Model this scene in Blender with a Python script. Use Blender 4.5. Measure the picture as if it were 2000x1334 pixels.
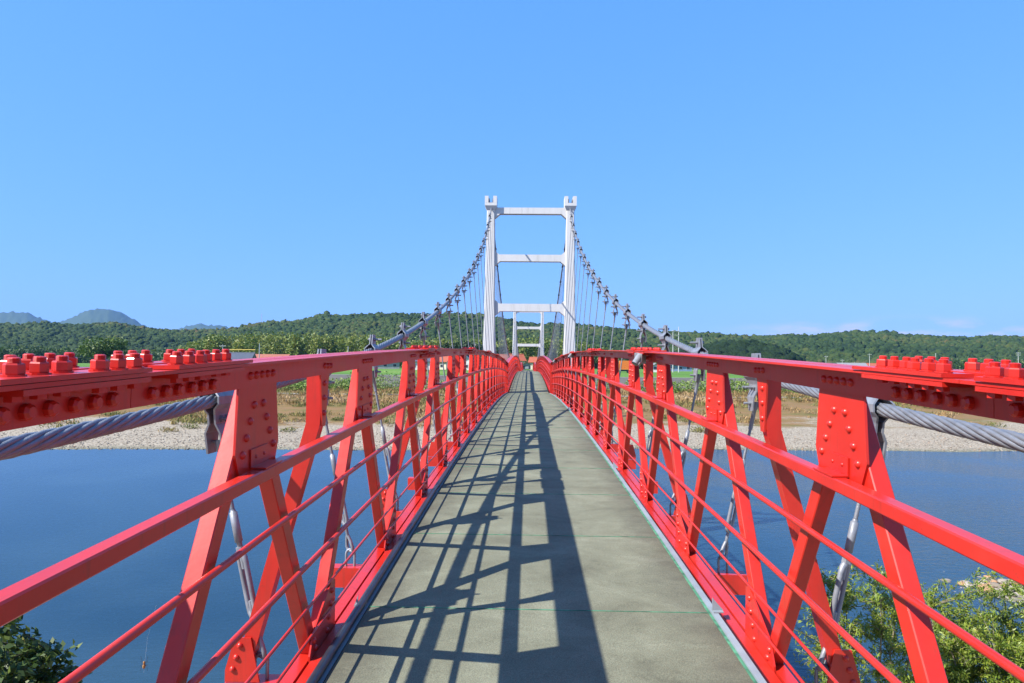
import bpy, math, random
import numpy as np
from mathutils import Matrix, Vector, Euler

for o in list(bpy.data.objects):
    bpy.data.objects.remove(o)
scene = bpy.context.scene
COL = scene.collection
R = math.radians

# ------------------------------------------------------------------ camera
# world: +Y runs along the bridge, z = 0 is eye level, the river lies at z = -9
CAMX = -0.075
cam = bpy.data.cameras.new('camera')
cam.sensor_width = 36.0
cam.lens = 1300 / 2000 * 36.0
cam.clip_start = 0.05
cam.clip_end = 30000
cam_ob = bpy.data.objects.new('camera', cam)
COL.objects.link(cam_ob)
cam_ob.matrix_world = (Matrix.Translation((CAMX, 0, 0)) @ Matrix.Rotation(R(1.366), 4, 'Z')
                       @ Matrix.Rotation(R(92.0), 4, 'X') @ Matrix.Rotation(R(0.6), 4, 'Z'))
scene.camera = cam_ob
scene.render.resolution_x, scene.render.resolution_y = 1024, 683

# ------------------------------------------------------------------ sky and sun
SUN = Vector((-0.93, -0.50, 1.0)).normalized()          # towards the sun
sun_el = math.asin(SUN.z)
sun_az = math.atan2(SUN.x, SUN.y)
world = bpy.data.worlds.new('World')
scene.world = world
world.use_nodes = True
wn, wl = world.node_tree.nodes, world.node_tree.links
sky = wn.new('ShaderNodeTexSky')
sky.sky_type = 'NISHITA'
sky.sun_disc = False
sky.sun_elevation = sun_el
sky.sun_rotation = sun_az % (2 * math.pi)
sky.altitude = 0
sky.air_density = 1.0
sky.dust_density = 0.0
sky.ozone_density = 6.0
# camera-like tone grading of the whole sky, channel by channel
sr = wn.new('ShaderNodeSeparateColor'); cr = wn.new('ShaderNodeCombineColor')
wl.new(sky.outputs['Color'], sr.inputs[0])
for ch, ex, mul in ((0, 0.58, 0.84), (1, 0.36, 1.84), (2, 0.30, 3.70)):
    pw = wn.new('ShaderNodeMath'); pw.operation = 'POWER'; pw.inputs[1].default_value = ex
    mm = wn.new('ShaderNodeMath'); mm.operation = 'MULTIPLY'; mm.inputs[1].default_value = mul
    wl.new(sr.outputs[ch], pw.inputs[0]); wl.new(pw.outputs[0], mm.inputs[0]); wl.new(mm.outputs[0], cr.inputs[ch])
SKY_OUT = cr.outputs[0]
# a few low fair-weather clouds over the hills on the right
tcw = wn.new('ShaderNodeTexCoord')
mpw = wn.new('ShaderNodeMapping'); mpw.inputs['Scale'].default_value = (9.0, 9.0, 42.0)
wl.new(tcw.outputs['Generated'], mpw.inputs['Vector'])
nz = wn.new('ShaderNodeTexNoise'); nz.inputs['Scale'].default_value = 1.6; nz.inputs['Detail'].default_value = 6; nz.inputs['Roughness'].default_value = 0.55
wl.new(mpw.outputs[0], nz.inputs['Vector'])
def band(sock, a, b, c, d):
    r1 = wn.new('ShaderNodeMapRange'); r1.interpolation_type = 'SMOOTHSTEP'; r1.inputs[1].default_value = a; r1.inputs[2].default_value = b
    r2 = wn.new('ShaderNodeMapRange'); r2.interpolation_type = 'SMOOTHSTEP'; r2.inputs[1].default_value = d; r2.inputs[2].default_value = c
    wl.new(sock, r1.inputs[0]); wl.new(sock, r2.inputs[0])
    m_ = wn.new('ShaderNodeMath'); m_.operation = 'MULTIPLY'
    wl.new(r1.outputs[0], m_.inputs[0]); wl.new(r2.outputs[0], m_.inputs[1])
    return m_.outputs[0]
spw = wn.new('ShaderNodeSeparateXYZ'); wl.new(tcw.outputs['Generated'], spw.inputs[0])
mk = wn.new('ShaderNodeMath'); mk.operation = 'MULTIPLY'
wl.new(band(spw.outputs[2], 0.025, 0.04, 0.052, 0.072), mk.inputs[0])
wl.new(band(spw.outputs[0], 0.25, 0.42, 0.9, 1.1), mk.inputs[1])
th = wn.new('ShaderNodeMapRange'); th.inputs[1].default_value = 0.47; th.inputs[2].default_value = 0.64; th.inputs[4].default_value = 0.75
wl.new(nz.outputs[0], th.inputs[0])
mk2 = wn.new('ShaderNodeMath'); mk2.operation = 'MULTIPLY'
wl.new(mk.outputs[0], mk2.inputs[0]); wl.new(th.outputs[0], mk2.inputs[1])
cm = wn.new('ShaderNodeMixRGB'); cm.inputs[2].default_value = (4.6, 4.3, 4.9, 1)
wl.new(mk2.outputs[0], cm.inputs[0]); wl.new(SKY_OUT, cm.inputs[1])
wl.new(cm.outputs[0], wn['Background'].inputs['Color'])
wn['Background'].inputs['Strength'].default_value = 0.10

sun = bpy.data.lights.new('sun', 'SUN')
sun.energy = 5.0
sun.angle = R(0.53)
sun.color = (1.0, 0.955, 0.90)
sun_ob = bpy.data.objects.new('sun', sun)
COL.objects.link(sun_ob)
sun_ob.rotation_euler = (-SUN).to_track_quat('-Z', 'Y').to_euler()
sun_ob.location = SUN * 60

scene.view_settings.view_transform = 'Standard'
scene.view_settings.look = 'None'
scene.view_settings.gamma = 1.0
scene.view_settings.exposure = 1.0
scene.render.engine = 'CYCLES'
cy = scene.cycles
cy.max_bounces = 6
cy.diffuse_bounces = 2
cy.glossy_bounces = 3
cy.transmission_bounces = 2
cy.transparent_max_bounces = 6
cy.volume_bounces = 0
cy.caustics_reflective = False
cy.caustics_refractive = False
cy.use_denoising = True

rng = np.random.default_rng(7)
random.seed(7)

# ------------------------------------------------------------------ helpers
WM = {}

def hor(px):
    return 712.5 + 0.0105 * (px - 1031)

def at(px, py, Y):
    """world point that stands Y metres ahead, seen at photo pixel (px, py)"""
    return Vector((CAMX + (px - 1031) / 1300 * Y, Y, (hor(px) - py) / 1300 * Y))

def reg(o, parent=None, loc=(0, 0, 0), rot=(0, 0, 0), scale=(1, 1, 1)):
    COL.objects.link(o)
    o.location = loc
    o.rotation_euler = rot
    o.scale = scale
    m = Matrix.LocRotScale(Vector(loc), Euler(rot), Vector(scale))
    WM[o] = m
    if parent is not None:
        o.parent = parent
        o.matrix_parent_inverse = WM[parent].inverted()
    return o

def ob(name, me, parent=None, loc=(0, 0, 0), rot=(0, 0, 0), scale=(1, 1, 1), kind=None):
    o = reg(bpy.data.objects.new(name, me), parent, loc, rot, scale)
    if kind:
        o['kind'] = kind
    return o

def thing(name, label, cat, loc=(0, 0, 0), group=None, me=None, rot=(0, 0, 0), scale=(1, 1, 1)):
    o = reg(bpy.data.objects.new(name, me), None, loc, rot, scale)
    if me is None:
        o.empty_display_size = 0.2
    o['label'] = label
    o['category'] = cat
    if group:
        o['group'] = group
    return o

class MB:
    def __init__(s):
        s.v, s.f, s.sm = [], [], []

    def add(s, vs, fs, smooth=False):
        b = len(s.v)
        s.v += [tuple(p) for p in vs]
        for f in fs:
            s.f.append(tuple(b + i for i in f))
            s.sm.append(smooth)

    def box(s, x0, x1, y0, y1, z0, z1):
        vs = [(x, y, z) for x in (x0, x1) for y in (y0, y1) for z in (z0, z1)]
        s.add(vs, [(0, 1, 3, 2), (4, 6, 7, 5), (0, 4, 5, 1), (2, 3, 7, 6), (0, 2, 6, 4), (1, 5, 7, 3)])

    def loft(s, rings, closed=True, caps=True, smooth=False):
        n = len(rings[0])
        vs = [p for r in rings for p in r]
        fs = []
        for i in range(len(rings) - 1):
            for j in range(n if closed else n - 1):
                k = (j + 1) % n
                fs.append((i * n + j, i * n + k, (i + 1) * n + k, (i + 1) * n + j))
        s.add(vs, fs, smooth)
        if caps:
            s.add(rings[0], [tuple(range(n))[::-1]])
            s.add(rings[-1], [tuple(range(n))])

    def prism(s, poly, axis, a, b):
        """poly: 2-D outline; axis 0 -> (y,z) outline extruded in x, 1 -> (x,z) in y, 2 -> (x,y) in z"""
        def P(p, t):
            if axis == 0: return (t, p[0], p[1])
            if axis == 1: return (p[0], t, p[1])
            return (p[0], p[1], t)
        s.loft([[P(p, a) for p in poly], [P(p, b) for p in poly]])

    def beam(s, p0, p1, w, h, side=(1, 0, 0), ch=0.0):
        """box beam from p0 to p1; h along 'side', w across it"""
        p0, p1, sd = Vector(p0), Vector(p1), Vector(side).normalized()
        d = (p1 - p0).normalized()
        q = d.cross(sd).normalized()
        sd = q.cross(d).normalized()
        a, b = w / 2, h / 2
        if ch > 0:
            sec = [(a - ch, -b), (a, -b + ch), (a, b - ch), (a - ch, b), (-a + ch, b), (-a, b - ch), (-a, -b + ch), (-a + ch, -b)]
        else:
            sec = [(a, -b), (a, b), (-a, b), (-a, -b)]
        s.loft([[p + q * u + sd * v for u, v in sec] for p in (p0, p1)])

    def tube(s, pts, r, n=8, caps=True, smooth=True):
        pts = [Vector(p) for p in pts]
        rs = r if isinstance(r, (list, tuple)) else [r] * len(pts)
        rings = []
        ref = None
        for i, p in enumerate(pts):
            d = (pts[min(i + 1, len(pts) - 1)] - pts[max(i - 1, 0)]).normalized()
            if ref is None:
                ref = Vector((1, 0, 0)) if abs(d.x) < 0.8 else Vector((0, 0, 1))
            u = (ref - d * ref.dot(d)).normalized()
            ref = u
            w = d.cross(u)
            rings.append([p + (u * math.cos(2 * math.pi * k / n) + w * math.sin(2 * math.pi * k / n)) * rs[i] for k in range(n)])
        s.loft(rings, caps=caps, smooth=smooth)

    def mesh(s, name, mat):
        me = bpy.data.meshes.new(name)
        me.from_pydata(s.v, [], s.f)
        if any(s.sm):
            me.polygons.foreach_set('use_smooth', s.sm)
        me.materials.append(mat)
        me.update()
        return me

def np_mesh(name, V, F, mat, tint=None, smooth=False):
    V = np.asarray(V, dtype=np.float32)
    F = np.asarray(F, dtype=np.int32)
    me = bpy.data.meshes.new(name)
    n, k = F.shape
    me.vertices.add(len(V))
    me.vertices.foreach_set('co', V.ravel())
    me.loops.add(n * k)
    me.loops.foreach_set('vertex_index', F.ravel())
    me.polygons.add(n)
    me.polygons.foreach_set('loop_start', np.arange(0, n * k, k, dtype=np.int32))
    if smooth:
        me.polygons.foreach_set('use_smooth', np.ones(n, dtype=bool))
    me.materials.append(mat)
    if tint is not None:
        a = me.attributes.new('tint', 'FLOAT', 'POINT')
        a.data.foreach_set('value', np.asarray(tint, dtype=np.float32))
    me.update(calc_edges=True)
    return me

def vnoise(x, y, seed=0, octaves=4):
    """cheap smooth value noise on numpy arrays, about -1..1"""
    x = np.asarray(x, float); y = np.asarray(y, float)
    out = np.zeros(np.broadcast(x, y).shape)
    amp = 1.0; tot = 0
    for o in range(octaves):
        xi, yi = np.floor(x), np.floor(y)
        fx, fy = x - xi, y - yi
        fx = fx * fx * (3 - 2 * fx); fy = fy * fy * (3 - 2 * fy)
        def h(a, b):
            t = np.sin(a * 127.1 + b * 311.7 + seed * 74.7 + o * 19.19) * 43758.5453
            return t - np.floor(t)
        v = (h(xi, yi) * (1 - fx) + h(xi + 1, yi) * fx) * (1 - fy) + (h(xi, yi + 1) * (1 - fx) + h(xi + 1, yi + 1) * fx) * fy
        out += amp * (v * 2 - 1); tot += amp
        x = x * 2.03 + 5.2; y = y * 2.03 + 1.3; amp *= 0.5
    return out / tot

# ------------------------------------------------------------------ materials
def mat(name):
    m = bpy.data.materials.new(name)
    m.use_nodes = True
    nt = m.node_tree
    return m, nt.nodes, nt.links, nt.nodes['Principled BSDF']

def nd(n, t, **kw):
    x = n.new(t)
    for k, v in kw.items():
        if k in x.inputs:
            x.inputs[k].default_value = v
        else:
            setattr(x, k, v)
    return x

def ramp(n, stops, interp='LINEAR'):
    r = n.new('ShaderNodeValToRGB')
    r.color_ramp.interpolation = interp
    e = r.color_ramp.elements
    while len(e) < len(stops):
        e.new(0.5)
    for el, (p, c) in zip(e, stops):
        el.position = p
        el.color = (*c, 1)
    return r

def noise_bump(n, l, p, scale, strength, dist=0.01, detail=3, coord='Object'):
    tc = n.new('ShaderNodeTexCoord')
    t = nd(n, 'ShaderNodeTexNoise', Scale=scale, Detail=detail)
    b = nd(n, 'ShaderNodeBump', Strength=strength, Distance=dist)
    l.new(tc.outputs[coord], t.inputs['Vector'])
    l.new(t.outputs[0], b.inputs['Height'])
    l.new(b.outputs[0], p.inputs['Normal'])
    return t, tc

def simple(name, c, rough=0.5, metal=0.0, var=0.15, scale=6.0, bump=0.0, bscale=40, coat=0.0):
    m, n, l, p = mat(name)
    g = n.new('ShaderNodeNewGeometry')
    t = nd(n, 'ShaderNodeTexNoise', Scale=scale, Detail=5)
    l.new(g.outputs['Position'], t.inputs['Vector'])
    r = ramp(n, [(0.3, tuple(x * (1 - var) for x in c)), (0.7, tuple(min(1, x * (1 + var)) for x in c))])
    l.new(t.outputs[0], r.inputs[0])
    l.new(r.outputs[0], p.inputs['Base Color'])
    p.inputs['Roughness'].default_value = rough
    p.inputs['Metallic'].default_value = metal
    p.inputs['Coat Weight'].default_value = coat
    if bump:
        noise_bump(n, l, p, bscale, bump, 0.005)
    return m

def red_paint():
    m, n, l, p = mat('red_gloss_paint')
    g = n.new('ShaderNodeNewGeometry')
    t = nd(n, 'ShaderNodeTexNoise', Scale=2.2, Detail=5, Roughness=0.65)
    l.new(g.outputs['Position'], t.inputs['Vector'])
    r = ramp(n, [(0.25, (0.43, 0.014, 0.008)), (0.55, (0.53, 0.023, 0.012)), (0.75, (0.56, 0.036, 0.022)), (0.95, (0.57, 0.062, 0.045))])
    l.new(t.outputs[0], r.inputs[0])
    # grime and rust specks, chipped spots and drips that run down the steel
    t2 = nd(n, 'ShaderNodeTexNoise', Scale=34.0, Detail=6, Roughness=0.75)
    l.new(g.outputs['Position'], t2.inputs['Vector'])
    r2 = ramp(n, [(0.63, (0, 0, 0)), (0.76, (1, 1, 1))])
    l.new(t2.outputs[0], r2.inputs[0])
    mpd = nd(n, 'ShaderNodeMapping'); mpd.inputs['Scale'].default_value = (24, 24, 2.0)
    l.new(g.outputs['Position'], mpd.inputs['Vector'])
    t4 = nd(n, 'ShaderNodeTexNoise', Scale=1.0, Detail=4, Roughness=0.6)
    l.new(mpd.outputs[0], t4.inputs['Vector'])
    r4 = ramp(n, [(0.55, (0, 0, 0)), (0.80, (0.55, 0.55, 0.55))])
    l.new(t4.outputs[0], r4.inputs[0])
    mxm = nd(n, 'ShaderNodeMath', operation='MAXIMUM')
    l.new(r2.outputs[0], mxm.inputs[0]); l.new(r4.outputs[0], mxm.inputs[1])
    mx = nd(n, 'ShaderNodeMixRGB')
    mx.inputs[2].default_value = (0.20, 0.030, 0.018, 1)
    l.new(mxm.outputs[0], mx.inputs[0])
    l.new(r.outputs[0], mx.inputs[1])
    l.new(mx.outputs[0], p.inputs['Base Color'])
    rr = ramp(n, [(0.3, (0.30,) * 3), (0.7, (0.50,) * 3)])
    l.new(t.outputs[0], rr.inputs[0])
    l.new(rr.outputs[0], p.inputs['Roughness'])
    p.inputs['Coat Weight'].default_value = 0.25
    p.inputs['Specular IOR Level'].default_value = 0.4
    p.inputs['Coat Roughness'].default_value = 0.16
    # brushed coats of paint
    t3 = nd(n, 'ShaderNodeTexNoise', Scale=14.0, Detail=6, Roughness=0.6)
    l.new(g.outputs['Position'], t3.inputs['Vector'])
    b = nd(n, 'ShaderNodeBump', Strength=0.07, Distance=0.01)
    l.new(t3.outputs[0], b.inputs['Height'])
    l.new(b.outputs[0], p.inputs['Normal'])
    return m

def deck_mat():
    m, n, l, p = mat('weathered_green_grey_deck')
    g = n.new('ShaderNodeNewGeometry')
    mp = nd(n, 'ShaderNodeMapping')
    mp.inputs['Scale'].default_value = (0.8, 1.05, 1.0)
    l.new(g.outputs['Position'], mp.inputs['Vector'])
    t = nd(n, 'ShaderNodeTexNoise', Scale=2.0, Detail=8, Roughness=0.68, Distortion=0.4)
    l.new(mp.outputs[0], t.inputs['Vector'])
    r = ramp(n, [(0.26, (0.080, 0.077, 0.047)), (0.40, (0.140, 0.140, 0.088)), (0.55, (0.178, 0.180, 0.116)), (0.75, (0.245, 0.248, 0.168))])
    l.new(t.outputs[0], r.inputs[0])
    # dirt that gathers along the kerbs
    sp = n.new('ShaderNodeSeparateXYZ')
    l.new(g.outputs['Position'], sp.inputs[0])
    ab = nd(n, 'ShaderNodeMath', operation='ABSOLUTE')
    l.new(sp.outputs[0], ab.inputs[0])
    t2 = nd(n, 'ShaderNodeTexNoise', Scale=3.5, Detail=6, Roughness=0.7)
    l.new(mp.outputs[0], t2.inputs['Vector'])
    ad = nd(n, 'ShaderNodeMath', operation='MULTIPLY_ADD')
    ad.inputs[1].default_value = 0.75
    l.new(t2.outputs[0], ad.inputs[0]); l.new(ab.outputs[0], ad.inputs[2])
    r2 = ramp(n, [(0.0, (0, 0, 0)), (1.0, (1, 1, 1))])
    mr = nd(n, 'ShaderNodeMapRange')
    mr.inputs[1].default_value = 1.05; mr.inputs[2].default_value = 1.5
    mr.inputs[3].default_value = 0.0; mr.inputs[4].default_value = 0.8
    l.new(ad.outputs[0], mr.inputs[0])
    mx = nd(n, 'ShaderNodeMixRGB')
    mx.inputs[2].default_value = (0.060, 0.052, 0.034, 1)
    l.new(mr.outputs[0], mx.inputs[0]); l.new(r.outputs[0], mx.inputs[1])
    # fine grit
    t3 = nd(n, 'ShaderNodeTexNoise', Scale=160.0, Detail=3)
    l.new(g.outputs['Position'], t3.inputs['Vector'])
    r3 = ramp(n, [(0.35, (0.72,) * 3), (0.65, (1.2,) * 3)])
    l.new(t3.outputs[0], r3.inputs[0])
    ml = nd(n, 'ShaderNodeMixRGB', blend_type='MULTIPLY')
    ml.inputs[0].default_value = 1
    l.new(mx.outputs[0], ml.inputs[1]); l.new(r3.outputs[0], ml.inputs[2])
    l.new(ml.outputs[0], p.inputs['Base Color'])
    p.inputs['Roughness'].default_value = 0.85
    b = nd(n, 'ShaderNodeBump', Strength=0.35, Distance=0.006)
    l.new(t3.outputs[0], b.inputs['Height'])
    l.new(b.outputs[0], p.inputs['Normal'])
    return m

def leaf_mat(name, stops, rough=0.5, trans=0.25):
    m, n, l, p = mat(name)
    a = nd(n, 'ShaderNodeAttribute', attribute_name='tint')
    r = ramp(n, stops)
    l.new(a.outputs['Fac'], r.inputs[0])
    l.new(r.outputs[0], p.inputs['Base Color'])
    p.inputs['Roughness'].default_value = rough
    if trans:
        tr = n.new('ShaderNodeBsdfTranslucent')
        l.new(r.outputs[0], tr.inputs['Color'])
        mx = nd(n, 'ShaderNodeMixShader')
        mx.inputs[0].default_value = trans
        l.new(p.outputs[0], mx.inputs[1]); l.new(tr.outputs[0], mx.inputs[2])
        l.new(mx.outputs[0], n['Material Output'].inputs['Surface'])
    return m

def crown_mat(name, stops, scale=0.8):
    m, n, l, p = mat(name)
    a = nd(n, 'ShaderNodeAttribute', attribute_name='tint')
    g = n.new('ShaderNodeNewGeometry')
    t = nd(n, 'ShaderNodeTexNoise', Scale=scale, Detail=4, Roughness=0.7)
    l.new(g.outputs['Position'], t.inputs['Vector'])
    ad = nd(n, 'ShaderNodeMath', operation='MULTIPLY_ADD')
    ad.inputs[1].default_value = 0.5
    l.new(t.outputs[0], ad.inputs[0]); l.new(a.outputs['Fac'], ad.inputs[2])
    r = ramp(n, stops)
    l.new(ad.outputs[0], r.inputs[0])
    l.new(r.outputs[0], p.inputs['Base Color'])
    p.inputs['Roughness'].default_value = 0.8
    p.inputs['Specular IOR Level'].default_value = 0.15
    b = nd(n, 'ShaderNodeBump', Strength=1.0, Distance=2.0)
    l.new(t.outputs[0], b.inputs['Height'])
    l.new(b.outputs[0], p.inputs['Normal'])
    return m

def water_mat():
    m, n, l, p = mat('river_water')
    n.remove(p)
    out = n['Material Output']
    g = n.new('ShaderNodeNewGeometry')
    mp = nd(n, 'ShaderNodeMapping')
    mp.inputs['Scale'].default_value = (0.75, 1.6, 1.0)
    l.new(g.outputs['Position'], mp.inputs['Vector'])
    t1 = nd(n, 'ShaderNodeTexNoise', Scale=2.6, Detail=4, Roughness=0.6, Distortion=0.3)
    t2 = nd(n, 'ShaderNodeTexNoise', Scale=0.06, Detail=3, Distortion=1.0)
    l.new(mp.outputs[0], t1.inputs['Vector']); l.new(g.outputs['Position'], t2.inputs['Vector'])
    # calmer and livelier reaches, more ripples downstream on the right
    sp = n.new('ShaderNodeSeparateXYZ'); l.new(g.outputs['Position'], sp.inputs[0])
    mr = nd(n, 'ShaderNodeMapRange')
    mr.inputs[1].default_value = -25; mr.inputs[2].default_value = 20
    mr.inputs[3].default_value = 0.06; mr.inputs[4].default_value = 0.6
    l.new(sp.outputs[0], mr.inputs[0])
    mu = nd(n, 'ShaderNodeMath', operation='MULTIPLY')
    r2 = ramp(n, [(0.38, (0.35,) * 3), (0.6, (1.0,) * 3)])
    l.new(t2.outputs[0], r2.inputs[0])
    l.new(r2.outputs[0], mu.inputs[0]); l.new(mr.outputs[0], mu.inputs[1])
    b = nd(n, 'ShaderNodeBump', Distance=0.08)
    l.new(mu.outputs[0], b.inputs['Strength'])
    l.new(t1.outputs[0], b.inputs['Height'])
    fr = nd(n, 'ShaderNodeFresnel', IOR=1.42)
    gl = nd(n, 'ShaderNodeBsdfGlossy', Roughness=0.06)
    tr = n.new('ShaderNodeBsdfTransparent')
    tr.inputs['Color'].default_value = (0.32, 0.52, 0.62, 1)
    df = n.new('ShaderNodeBsdfDiffuse')
    rdf = ramp(n, [(0.35, (0.026, 0.080, 0.132)), (0.65, (0.050, 0.118, 0.172))])
    l.new(t2.outputs[0], rdf.inputs[0]); l.new(rdf.outputs[0], df.inputs['Color'])
    l.new(b.outputs[0], fr.inputs['Normal']); l.new(b.outputs[0], gl.inputs['Normal'])
    mb = nd(n, 'ShaderNodeMixShader'); mb.inputs[0].default_value = 0.45
    l.new(tr.outputs[0], mb.inputs[1]); l.new(df.outputs[0], mb.inputs[2])
    mx = nd(n, 'ShaderNodeMixShader')
    l.new(fr.outputs[0], mx.inputs[0]); l.new(mb.outputs[0], mx.inputs[1]); l.new(gl.outputs[0], mx.inputs[2])
    l.new(mx.outputs[0], out.inputs['Surface'])
    return m

def ground_mat():
    """shingle at the water's edge, dry grass and reeds behind it, bright crops beyond the levee"""
    m, n, l, p = mat('river_bank_ground')
    g = n.new('ShaderNodeNewGeometry')
    sp = n.new('ShaderNodeSeparateXYZ'); l.new(g.outputs['Position'], sp.inputs[0])
    s = nd(n, 'ShaderNodeMath', operation='MULTIPLY_ADD')           # s = y - 0.09 x
    s.inputs[1].default_value = -0.09
    l.new(sp.outputs[0], s.inputs[0]); l.new(sp.outputs[1], s.inputs[2])
    # pebbles
    v = nd(n, 'ShaderNodeTexVoronoi', Scale=6.5); l.new(g.outputs['Position'], v.inputs['Vector'])
    peb = ramp(n, [(0.0, (0.17, 0.138, 0.098)), (0.35, (0.27, 0.225, 0.160)), (0.7, (0.33, 0.28, 0.205)), (1.0, (0.40, 0.35, 0.27))])
    sv = n.new('ShaderNodeSeparateXYZ'); l.new(v.outputs['Color'], sv.inputs[0])
    l.new(sv.outputs[0], peb.inputs[0])
    # dry grass
    tg = nd(n, 'ShaderNodeTexNoise', Scale=0.30, Detail=10, Roughness=0.8)
    mp = nd(n, 'ShaderNodeMapping'); mp.inputs['Scale'].default_value = (0.45, 1.0, 1.0)
    l.new(g.outputs['Position'], mp.inputs['Vector']); l.new(mp.outputs[0], tg.inputs['Vector'])
    gr = ramp(n, [(0.30, (0.085, 0.095, 0.022)), (0.42, (0.145, 0.118, 0.036)), (0.52, (0.205, 0.125, 0.050)), (0.62, (0.225, 0.135, 0.062)), (0.72, (0.24, 0.195, 0.13))])
    l.new(tg.outputs[0], gr.inputs[0])
    # mask 1: where the vegetation begins, ragged
    tn = nd(n, 'ShaderNodeTexNoise', Scale=0.09, Detail=7, Roughness=0.66)
    l.new(mp.outputs[0], tn.inputs['Vector'])
    a1 = nd(n, 'ShaderNodeMath', operation='MULTIPLY_ADD'); a1.inputs[1].default_value = 75.0
    l.new(tn.outputs[0], a1.inputs[0]); l.new(s.outputs[0], a1.inputs[2])
    m1 = nd(n, 'ShaderNodeMapRange'); m1.inputs[1].default_value = 130; m1.inputs[2].default_value = 136
    l.new(a1.outputs[0], m1.inputs[0])
    mx1 = nd(n, 'ShaderNodeMixRGB'); l.new(m1.outputs[0], mx1.inputs[0]); l.new(peb.outputs[0], mx1.inputs[1]); l.new(gr.outputs[0], mx1.inputs[2])
    # mask 2: levee face of grey concrete blocks
    lev = ramp(n, [(0.3, (0.085, 0.078, 0.068)), (0.7, (0.14, 0.13, 0.115))])
    l.new(tg.outputs[0], lev.inputs[0])
    m2 = nd(n, 'ShaderNodeMapRange'); m2.inputs[1].default_value = 140.5; m2.inputs[2].default_value = 141
    l.new(s.outputs[0], m2.inputs[0])
    mx2 = nd(n, 'ShaderNodeMixRGB'); l.new(m2.outputs[0], mx2.inputs[0]); l.new(mx1.outputs[0], mx2.inputs[1]); l.new(lev.outputs[0], mx2.inputs[2])
    # mask 3: crops
    tf = nd(n, 'ShaderNodeTexNoise', Scale=0.5, Detail=6, Roughness=0.7); l.new(g.outputs['Position'], tf.inputs['Vector'])
    tf2 = nd(n, 'ShaderNodeTexNoise', Scale=0.02, Detail=2); l.new(mp.outputs[0], tf2.inputs['Vector'])
    ff = nd(n, 'ShaderNodeMath', operation='MULTIPLY_ADD'); ff.inputs[1].default_value = 0.5
    l.new(tf.outputs[0], ff.inputs[0]); l.new(tf2.outputs[0], ff.inputs[2])
    crop = ramp(n, [(0.5, (0.055, 0.12, 0.018)), (0.72, (0.095, 0.20, 0.028)), (0.95, (0.17, 0.24, 0.05))])
    l.new(ff.outputs[0], crop.inputs[0])
    m3 = nd(n, 'ShaderNodeMapRange'); m3.inputs[1].default_value = 152.5; m3.inputs[2].default_value = 154
    l.new(s.outputs[0], m3.inputs[0])
    mx3 = nd(n, 'ShaderNodeMixRGB'); l.new(m3.outputs[0], mx3.inputs[0]); l.new(mx2.outputs[0], mx3.inputs[1]); l.new(crop.outputs[0], mx3.inputs[2])
    # river bed and near bank
    bed = ramp(n, [(0.0, (0.045, 0.05, 0.03)), (0.5, (0.11, 0.115, 0.07)), (0.85, (0.20, 0.20, 0.13)), (1.0, (0.34, 0.33, 0.25))])
    l.new(sv.outputs[1], bed.inputs[0])
    m4 = nd(n, 'ShaderNodeMapRange'); m4.inputs[1].default_value = -9.02; m4.inputs[2].default_value = -8.85
    l.new(sp.outputs[2], m4.inputs[0])
    mx4 = nd(n, 'ShaderNodeMixRGB'); l.new(m4.outputs[0], mx4.inputs[0]); l.new(bed.outputs[0], mx4.inputs[1]); l.new(mx3.outputs[0], mx4.inputs[2])
    l.new(mx4.outputs[0], p.inputs['Base Color'])
    p.inputs['Roughness'].default_value = 0.9
    p.inputs['Specular IOR Level'].default_value = 0.2
    b = nd(n, 'ShaderNodeBump', Strength=0.7, Distance=0.08)
    inv = nd(n, 'ShaderNodeMath', operation='SUBTRACT'); inv.inputs[0].default_value = 1.0
    l.new(v.outputs['Distance'], inv.inputs[1])
    l.new(inv.outputs[0], b.inputs['Height']); l.new(b.outputs[0], p.inputs['Normal'])
    return m

RED = red_paint()
DECK = deck_mat()
GROUND = ground_mat()
WATER = water_mat()
STEEL = simple('galvanised_steel', (0.22, 0.232, 0.255), 0.48, 0.25, 0.22, 14, 0.15, 90)
ROPE = simple('galvanised_wire_rope', (0.20, 0.21, 0.23), 0.45, 0.3, 0.18, 20, 0.5, 260)
def white_mat():
    m, n, l, p = mat('white_concrete_paint')
    g = n.new('ShaderNodeNewGeometry')
    mp = nd(n, 'ShaderNodeMapping'); mp.inputs['Scale'].default_value = (5.0, 5.0, 0.45)
    l.new(g.outputs['Position'], mp.inputs['Vector'])
    t = nd(n, 'ShaderNodeTexNoise', Scale=1.0, Detail=7, Roughness=0.7)
    l.new(mp.outputs[0], t.inputs['Vector'])
    r = ramp(n, [(0.25, (0.40, 0.39, 0.36)), (0.45, (0.54, 0.535, 0.52)), (0.7, (0.58, 0.575, 0.56))])
    l.new(t.outputs[0], r.inputs[0]); l.new(r.outputs[0], p.inputs['Base Color'])
    p.inputs['Roughness'].default_value = 0.65
    noise_bump(n, l, p, 9, 0.15, 0.01)
    return m
WHITE = white_mat()
CONC = simple('pier_concrete', (0.32, 0.31, 0.28), 0.85, 0, 0.25, 1.2, 0.3, 9)
GREEN = simple('green_sealant', (0.06, 0.20, 0.11), 0.7, 0, 0.6, 14)
ALU = simple('pale_edge_angle', (0.26, 0.30, 0.32), 0.5, 0.1, 0.15, 7)
BLACK = simple('black_conduit', (0.022, 0.026, 0.034), 0.32, 0, 0.3, 8)
LAMPM = simple('lamp_housing', (0.30, 0.31, 0.31), 0.45, 0.2, 0.2, 20)
GLASS = simple('dark_glass', (0.03, 0.035, 0.045), 0.12, 0, 0.2, 3)

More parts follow.
